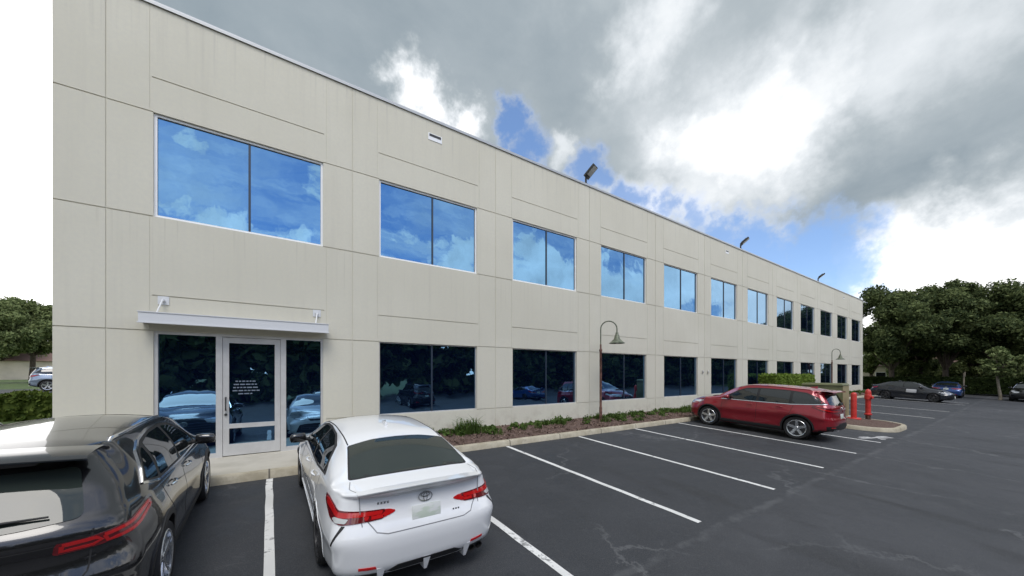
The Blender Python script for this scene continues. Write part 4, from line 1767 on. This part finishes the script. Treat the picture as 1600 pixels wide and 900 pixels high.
    for s in (-1, 1):
        car.strip('exhaust', [(s * .60, .40), (s * .36, .40)], 'rear', .05, .02, 'chrome', t)
    for pr in ('left', 'right'):
        x0, x1 = S['wheels'][0] + S['arch'], S['wheels'][1] - S['arch']
        car.patch('sill', [(x0 - .01, .36), (x0 - .01, .25), (x1 + .01, .25), (x1 + .01, .36)], pr, .01, clad, t, .06)
    arch_trim(car, t, clad, .045 if low else .035, .01)
    # shut lines
    b = MB()
    zc = band[-2][1] - .02
    for pr in ('left', 'right'):
        xm = wins[0][0][0] - .04
        xf = S['wheels'][1] - S['arch'] - .10
        xr = S['wheels'][0] + S['arch']
        car.strip('shut_line', [(xm, zc), (xm, .6), (xm + .03, .38), (xf, .38), (xf + .07, .6), (xf + .06, zc + .0)], pr, .009, .0012, 'gap', t)
        car.strip('shut_line', [(xm, .38), (xr + .08, .38), (xr + .0, .60), (xr - .22, .85), (xr - .30, zc + .03)], pr, .009, .0012, 'gap', t)
    car.strip('shut_line', [(-.66, 1.04), (-.64, .75), (-.55, .62), (.55, .62), (.64, .75), (.66, 1.04)], 'rear', .010, .0012, 'gap', t)
    # nose
    for s in (1, -1):
        zz_ = .84 if low else .92
        car.patch('headlight', [(-.30, zz_ - .02), (-.26, zz_ - .12), (.20, zz_ - .10), (.48, zz_ + .02), (.44, zz_ + .06), (.1, zz_ + .02)], ('fc', s), .006, 'headlight', t, .05, rounded=.02)
    car.patch('grille', [(-.50, .80), (-.62, .50), (.62, .50), (.50, .80)], 'front', .005, 'black_plastic', t, .06, rounded=.04)
    b = MB()
    for z in (.55, .61, .67, .73):
        car.strip('', [(-.50, z), (0, z), (.50, z)], 'front', .014, .014, None, None, mb=b)
    b.build('grille_bar', 'rim_dark', t)
    emblem(car, t, 0, .72, .08, .055, 'front')
    mx = 2.98 if low else 3.30
    mirror_part(car, t, mx, 1.09 if low else 1.16, paint)
    handles(car, t, ((1.42, .965), (2.26, .95)) if low else ((1.62, 1.02), (2.50, 1.0)), 'chrome' if low else paint)
    b = MB()
    zt_ = car.hit((.95, 0), 'top')[0].z
    b.add([(.85, 0, zt_ - .01), (1.1, 0, zt_ + .002), (.85, .022, zt_ - .01), (.85, -.022, zt_ - .01), (.845, 0, zt_ + .055), (.89, 0, zt_ + .055)], [(1, 2, 4, 5), (1, 5, 4, 3), (2, 3, 4)])
    b.build('antenna', paint, t, 60)
    for x in S['wheels']:
        for s in (1, -1):
            wheel(t, x, s * (float(car.F['wm'](x)) - .125), S['wr'], .225, rim, 'five' if not low else 'double')
    return t


PARK = 'cars parked nose in along the building'
white = sedan('parked_car', 'white sedan with trunk spoiler parked nose in before the glass door', 'car', 'white_paint', PARK, 'white_gap')
place(white, 1.35, 5.97, 90)
black = suv('parked_car', 'glossy black crossover with chrome window trim at the left edge of the row', 'car', CROSS, 'black_paint', PARK, 'low', 'rim_silver', 'black_plastic', 'chrome', 'rear_glass')
place(black, -1.74, 6.15, 90)
for ch in list(black.children):
    if ch.name.startswith('antenna'):
        bpy.data.objects.remove(ch)
red = suv('parked_car', 'dark red three row suv parked nose in beside the island', 'car', TALL, 'red_paint', PARK, 'tall', 'rim_silver', 'black_plastic', 'rim_silver')
place(red, 15.3, 5.87, 90)
FAR = 'cars parked beyond the far end of the lot'
navy = sedan('parked_car', 'black sedan with a white card on its door near the far trees', 'car', 'navy_paint', FAR)
place(navy, 42.3, 5.7, -95, 0, .92)
m = MB()
m.box(2.35, 2.95, -.925, -.917, .62, .86)
m.build('door_sign', 'white_card', navy, None, .002)


def repaint(root, old, new):
    for ch in [root] + list(root.children_recursive):
        if ch.type == 'MESH' and any(s and s.name == old for s in ch.data.materials):
            ch.data = ch.data.copy()
            for i, s in enumerate(ch.data.materials):
                if s and s.name == old:
                    ch.data.materials[i] = MATS[new]


def variant(src, old, new, label, group, x, y, heading, dz=0.0):
    c = copy_tree(src)
    repaint(c, old, new)
    c['label'] = label
    if group:
        c['group'] = group
    place(c, x, y, heading, dz)
    return c


variant(navy, 'navy_paint', 'blue_paint', 'bright blue car behind the hood of the black sedan', FAR, 52.6, 4.75, 2)
for ch in list(bpy.data.objects):
    if ch.name.startswith('door_sign') and ch.parent is not None and ch.parent != navy:
        bpy.data.objects.remove(ch)
variant(black, 'black_paint', 'black_paint', 'black suv at the right edge of the photo under the trees', FAR, 53.6, .35, 176)
variant(red, 'red_paint', 'steel_blue_paint', 'grey blue suv on the side road past the left corner', None, -11.35, 39.4, 6, .78)
OPP = 'cars parked across the aisle, mirrored in the lower windows'
variant(red, 'red_paint', 'navy_paint', 'dark three row suv across the aisle, mirrored in the dark lower windows', OPP, 9.5, -7.4, -90)
variant(navy, 'navy_paint', 'blue_paint', 'blue sedan across the aisle, mirrored in the fourth lower window', OPP, 20.2, -7.4, -90)
variant(black, 'black_paint', 'black_paint', 'black crossover across the aisle, mirrored in the dark lower windows', OPP, 3.2, -7.0, 90)
for ch in list(bpy.data.objects):
    if ch.name.startswith('door_sign') and ch.parent is not None and ch.parent != navy:
        bpy.data.objects.remove(ch)

# ------------------------------------------------------------------ trees and plants


def leaves(centres, radii, n, size, name, m, parent=None, flat=.75, up=.25, seed=0):
    """many small leaf sprays spread through the clumps of a crown"""
    r = np.random.default_rng(seed)
    C = np.asarray(centres, float)
    Rr = np.asarray(radii, float)
    w = Rr ** 2
    w = w / w.sum()
    k = r.choice(len(C), n, p=w)
    d = r.normal(size=(n, 3))
    d /= np.linalg.norm(d, axis=1)[:, None]
    rad = Rr[k] * (r.random(n) ** .5) * (1 + .18 * np.minimum(r.exponential(1, n), 1.8) * (r.random(n) < .3))
    P = C[k] + d * rad[:, None] * np.array([1, 1, flat])
    nr = d * .6 + r.normal(size=(n, 3)) * .8 + np.array([0, 0, up])
    nr /= np.linalg.norm(nr, axis=1)[:, None]
    t = np.cross(nr, r.normal(size=(n, 3)))
    t /= np.linalg.norm(t, axis=1)[:, None]
    b = np.cross(nr, t)
    s = size * (.6 + .8 * r.random(n))[:, None]
    bend = nr * s * .25
    V = np.empty((n, 4, 3))
    V[:, 0] = P - t * s
    V[:, 1] = P - b * s * .55 - bend
    V[:, 2] = P + t * s
    V[:, 3] = P + b * s * .55 - bend
    me = bpy.data.meshes.new(name)
    me.vertices.add(4 * n)
    me.vertices.foreach_set('co', V.reshape(-1))
    me.loops.add(4 * n)
    me.loops.foreach_set('vertex_index', np.arange(4 * n, dtype=np.int32))
    me.polygons.add(n)
    me.polygons.foreach_set('loop_start', np.arange(0, 4 * n, 4, dtype=np.int32))
    me.update(calc_edges=True)
    me.materials.append(MATS[m])
    return link(name, me, parent)


def tree(name, label, x, y, z, h, rad, trunk_h, leaf, n, size, seed, group='trees round the car park', bark='bark', tr=.28, squash=.8):
    r = np.random.default_rng(seed)
    t = empty(name, label, 'tree', (x, y, z), group=group)
    cz = (h + trunk_h * .62) / 2
    hz = (h - trunk_h * .62) / 2
    cs, rs = [], []
    nc = 64
    for i in range(nc):
        d = r.normal(size=3)
        d /= np.linalg.norm(d)
        q = r.random() ** .33
        ang = math.atan2(d[1], d[0])
        wob = 1 + .20 * math.sin(2 * ang + seed) + .14 * math.sin(3 * ang + 2.1 * seed) + r.normal(0, .05)
        p = d * q * np.array([rad * wob, rad * wob, hz * (1 + r.normal(0, .02))]) * .88
        if p[2] > hz * .72:
            p[:2] *= 1.0
            p[2] = hz * .72 + (p[2] - hz * .72) * .35
        if p[2] < -hz * .35:
            p[2] *= .7
        cs.append((p[0], p[1], cz + p[2]))
        rs.append(rad * r.uniform(.09, .27))
    leaves(cs, rs, n, size, 'crown', leaf, t, squash, .3, seed + 1)
    b = MB()
    lean = r.normal(0, .12, 2)
    top = Vector((lean[0], lean[1], trunk_h))
    b.tube([(0, 0, -.2), (0, 0, .1), (lean[0] * .5, lean[1] * .5, trunk_h * .5), top], [tr * 1.5, tr * 1.1, tr * .9, tr * .8], 10)
    for i in r.choice(nc, 14, replace=False):
        c = Vector(cs[i])
        mid = top.lerp(c, .5) + Vector((0, 0, .25)) + Vector(r.normal(0, .2, 3))
        b.tube([top - Vector((0, 0, .15)), mid, c], [tr * .5, tr * .28, tr * .08], 6)
    b.build('trunk', bark, t, 60)
    return t


def gp(px, depth):
    d = pxdir(px, 584)
    f = d.x * math.sin(YAW) + d.y * math.cos(YAW)
    return d.x / f * depth, d.y / f * depth


tx = [(1395, 42, 13.2, 5.0, 'oak_leaf', 'large dark oak close behind the right end of the building'),
      (1478, 40, 13.2, 5.4, 'oak_leaf', 'broad dark oak with its trunk behind the black sedan'),
      (1563, 38, 12.4, 5.4, 'oak_leaf', 'dark oak near the right edge of the photo above the lawn'),
      (1655, 36, 11.8, 5.4, 'oak_leaf', 'dark oak cut by the right edge of the photo'),
      (1430, 62, 14.0, 6.0, 'far_leaf', 'farther oak filling the gap above the black sedan'),
      (1530, 64, 14.5, 6.2, 'far_leaf', 'farther oak standing behind the cream house on the right'),
      (1362, 60, 9.5, 3.6, 'far_leaf', 'lower pale tree just showing past the building edge'),
      (1436, 47, 13.6, 4.6, 'oak_leaf', 'oak between the first two large ones right of the building'),
      (1520, 46, 13.4, 4.8, 'oak_leaf', 'oak filling the gap left of the slim young tree')]
for i, (px, dep, h, rad, lf, lab) in enumerate(tx):
    x, y = gp(px, dep)
    tree('oak_tree', lab, x, y, 0 if dep < 50 else .05, h, rad, h * .19, lf, 38000 if dep < 50 else 20000, .155 if dep < 50 else .24, 20 + i)
for i, (px, dep, h, rad, lab) in enumerate([(1415, 47, 4.6, 2.3, 'round bush under the first oak right of the building'), (1452, 50, 4.2, 2.2, 'bush under the oaks above the roof of the black sedan'),
                                            (1508, 46, 4.8, 2.4, 'yellowish bush behind the pale post'), (1545, 47, 4.4, 2.3, 'bush just left of the slim young tree'), (1590, 44, 4.6, 2.4, 'bush behind the black suv at the right edge')]):
    x, y = gp(px, dep)
    tree('bush', lab, x, y, 0, h, rad, .5, 'far_leaf' if i != 1 else 'oak_leaf', 9000, .13, 160 + i, 'bushes under the oaks', 'bark', .08)
# slim young tree and post in the grass at the right
x, y = gp(1563, 31)
tree('young_tree', 'slim young tree with a pale trunk on the verge at right', x, y, -.1, 4.6, 1.25, 2.2, 'far_leaf', 1500, .16, 60, None, 'pale_bark', .09)
x, y = gp(1506, 34)
t = empty('sign_post', 'pale slim post with a small plate on the far verge', 'post', (x, y, -.05))
m = MB()
m.box(-.05, .05, -.05, .05, 0, 2.1)
m.build('post', 'pale_bark', t, None, .01)
m = MB()
m.box(-.32, .32, -.075, -.055, 1.75, 2.2)
m.build('plate', 'pale_bark', t, None, .01)

# left of the building
for i, (px, dep, h, rad, lf, lab) in enumerate([(-22, 40, 10.6, 4.6, 'far_leaf', 'spreading green tree cut by the left edge of the photo'),
                                               (50, 46, 12.3, 4.6, 'far_leaf', 'tall green tree beside the left corner of the building'),
                                               (5, 66, 12.4, 5.5, 'far_leaf', 'farther tree behind the grey blue suv at left')]):
    x, y = gp(px, dep)
    tree('shade_tree', lab, x, y, .75, h - .8, rad, h * .3, lf, 34000, .165, 90 + i)


def hedge(name, label, x0, x1, y0, y1, z0, z1, m, n, size, seed, group=None):
    r = np.random.default_rng(seed)
    t = empty(name, label, 'hedge', ((x0 + x1) / 2, (y0 + y1) / 2, z0), group=group)
    hx, hy, h = (x1 - x0) / 2, (y1 - y0) / 2, z1 - z0
    # leaf points sit near the clipped surface of the hedge
    b = MB()
    b.box(-hx + .08, hx - .08, -hy + .08, hy - .08, 0, h - .1)
    b.build('stems', m, t)
    nn = n
    P = np.stack([r.uniform(-hx, hx, nn), r.uniform(-hy, hy, nn), r.uniform(.02, h, nn)], 1)
    face = r.integers(0, 5, nn)
    wts = np.array([hy * h, hy * h, hx * h, hx * h, 2 * hx * hy])
    face = r.choice(5, nn, p=wts / wts.sum())
    dep = np.abs(r.normal(0, .05, nn))
    wob = .05 * np.sin(P[:, 0] * 2.7 + seed) + .04 * np.sin(P[:, 0] * 6.1)
    P[:, 0] = np.where(face == 0, -hx + dep, np.where(face == 1, hx - dep, P[:, 0]))
    P[:, 1] = np.where(face == 2, -hy + dep, np.where(face == 3, hy - dep, P[:, 1]))
    P[:, 2] = np.where(face == 4, h - dep + wob, P[:, 2])
    leaves(P, np.full(nn, .03), nn * 2, size, 'foliage', m, t, 1, .3, seed)
    return t


hedge('hedge', 'clipped yellow green hedge behind the red suv against the wall', 24.9, 31.6, 8.75, 9.65, .15, 1.90, 'light_leaf', 6500, .07, 3)
hedge('hedge', 'low clipped hedge at the left past the building corner', -15.5, -5.2, 19.2, 20.4, .30, 1.27, 'hedge_leaf', 6500, .08, 5)
x0, y0 = gp(1352, 50)
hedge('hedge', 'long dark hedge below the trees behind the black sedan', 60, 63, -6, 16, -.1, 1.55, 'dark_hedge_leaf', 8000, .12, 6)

# planting along the building wall
r = np.random.default_rng(12)


def tufts(pts, name, m, parent, seed, blade=.22, nb=60):
    rr_ = np.random.default_rng(seed)
    b = MB()
    for (x, y, z, s) in pts:
        for k in range(int(nb * s)):
            a = rr_.uniform(0, 2 * math.pi)
            l = blade * s * rr_.uniform(.5, 1.15)
            o = Vector((x + rr_.normal(0, .10 * s), y + rr_.normal(0, .10 * s), z))
            out = Vector((math.cos(a), math.sin(a), 0))
            side = Vector((-out.y, out.x, 0)) * .011
            p1 = o + out * l * .25 + Vector((0, 0, l * .75))
            p2 = o + out * l * rr_.uniform(.5, .9) + Vector((0, 0, l * rr_.uniform(.6, 1.0)))
            b.add([o - side, o + side, p1 + side * .9, p1 - side * .9, p2], [(0, 1, 2, 3), (3, 2, 4)])
    return b.build(name, m, parent)


cc, cr = [], []
for x in np.arange(2.1, 48, .17):
    dens = .62 + .38 * math.sin(x * 1.3) * math.sin(x * .53 + 1)
    for k in range(3):
        if r.random() < dens * .62:
            y = 9.82 - abs(r.normal(0, .38))
            y = max(8.6, y)
            xx = x + r.normal(0, .08)
            cc.append((xx, y, bedz(min(max(xx, 2), 49), y) + .05))
            cr.append(r.uniform(.09, .20))
o = leaves(cc, cr, 15000, .05, 'ground_cover', 'cover_leaf', None, .75, .6, 4)
tag(o, 'patchy green ground cover growing in the mulch along the wall', 'ground cover', None, 'stuff')
tp = []
for x in np.arange(2.4, 30, .55):
    if r.random() < .6:
        y = r.uniform(9.0, 9.7)
        tp.append((x + r.normal(0, .15), y, bedz(x, y), r.uniform(.6, 1.2)))
o = tufts(tp, 'border_grass', 'cover_leaf', None, 2, .26, 40)
tag(o, 'loose grass blades among the ground cover along the wall', 'border grass', None, 'stuff')
mat('wood_chip', (.14, .085, .06), 0.95, extra=lambda t, b: t.l.new(t.mix(t.new('ShaderNodeNewGeometry').outputs['Random Per Island'], (.05, .028, .02), (.27, .19, .15)), b.inputs['Base Color']))
cc = [(x, y, bedz(x, y) + .012) for x, y in zip(r.uniform(2, 30, 1500), r.uniform(8.35, 9.9, 1500))]
o = leaves(cc, np.full(len(cc), .10), 9000, .035, 'mulch_chips', 'wood_chip', None, .12, .8, 41)
tag(o, 'loose bark chips scattered over the planting bed', 'bark chips', None, 'stuff')
t = empty('grass_tuft', 'taller bright green tuft in the bed just right of the white sedan', 'plant', (4.85, 9.45, .2))
tufts([(0, 0, 0, 1.5), (.2, -.05, 0, 1.1), (-.2, .05, 0, 1.0)], 'leaves', 'cover_leaf', t, 5, .36, 80)

# houses behind the trees


def house(label, x, y, z, w, d, h, yaw, nwin, cat='building', name='low_building'):
    t = empty(name, label, cat, (x, y, z), (0, 0, R(yaw)), 'cream houses behind the trees')
    m = MB()
    m.box(-w / 2, w / 2, -d / 2, d / 2, 0, h)
    m.build('wall', 'cream_wall', t)
    m = MB()
    e = .5
    m.add([(-w / 2 - e, -d / 2 - e, h), (w / 2 + e, -d / 2 - e, h), (w / 2 + e, d / 2 + e, h), (-w / 2 - e, d / 2 + e, h), (-w / 2 + d / 2, 0, h + d * .22), (w / 2 - d / 2, 0, h + d * .22)],
          [(0, 3, 2, 1), (0, 1, 5, 4), (1, 2, 5), (2, 3, 4, 5), (3, 0, 4)])
    m.build('roof', 'roof_tile', t)
    for k in range(nwin):
        xc = -w / 2 + w * (k + .5) / nwin
        m = MB()
        m.box(xc - .7, xc + .7, -d / 2 - .05, -d / 2 - .004, .9, 2.3)
        f = m.build('window', 'white_frame', t)
        m = MB()
        m.box(xc - .62, xc + .62, -d / 2 - .06, -d / 2 - .052, .98, 2.22)
        m.build('pane', 'dark_glass', f)
    return t


x, y = gp(1450, 66)
house('low cream house seen between the oak trunks at right', x, y, 0, 26, 9, 3.4, -75, 6)
x, y = gp(1585, 60)
house('cream house with brown roof behind the young tree at right', x, y, 0, 16, 9, 3.8, -60, 4)
x, y = gp(30, 70)
house('low cream house beyond the trees at the left edge', x, y, .8, 30, 10, 3.6, 12, 6)

# the wood across the car park, which the windows mirror
cs, rs = [], []
r = np.random.default_rng(33)
for i in range(34):
    bx = -35 + i * 5.2 + r.normal(0, .8)
    by = -23 + r.normal(0, 1.8)
    h = r.uniform(10.6, 13.2) + max(0, (bx - 40)) * .045
    for k in range(24):
        d = r.normal(size=3)
        d /= np.linalg.norm(d)
        q = r.random() ** .4
        cs.append((bx + d[0] * q * 3.6, by + d[1] * q * 2.6, h * .56 + d[2] * q * h * .42))
        rs.append(r.uniform(.9, 1.6))
for i in range(620):
    cs.append((-40 + i * .3 + r.normal(0, .3), -23.5 + r.normal(0, 1.0), r.uniform(-.2, 4.6)))
    rs.append(r.uniform(1.0, 1.6))
for i in range(260):
    cs.append((-40 + i * .72 + r.normal(0, .3), -26 + r.normal(0, .8), r.uniform(3.5, 8.5)))
    rs.append(r.uniform(1.2, 1.9))
o = leaves(cs, rs, 250000, .55, 'wood', 'oak_leaf', None, .8, .3, 8)
tag(o, 'dark wood across the car park, mirrored in the windows', 'wood', None, 'stuff')
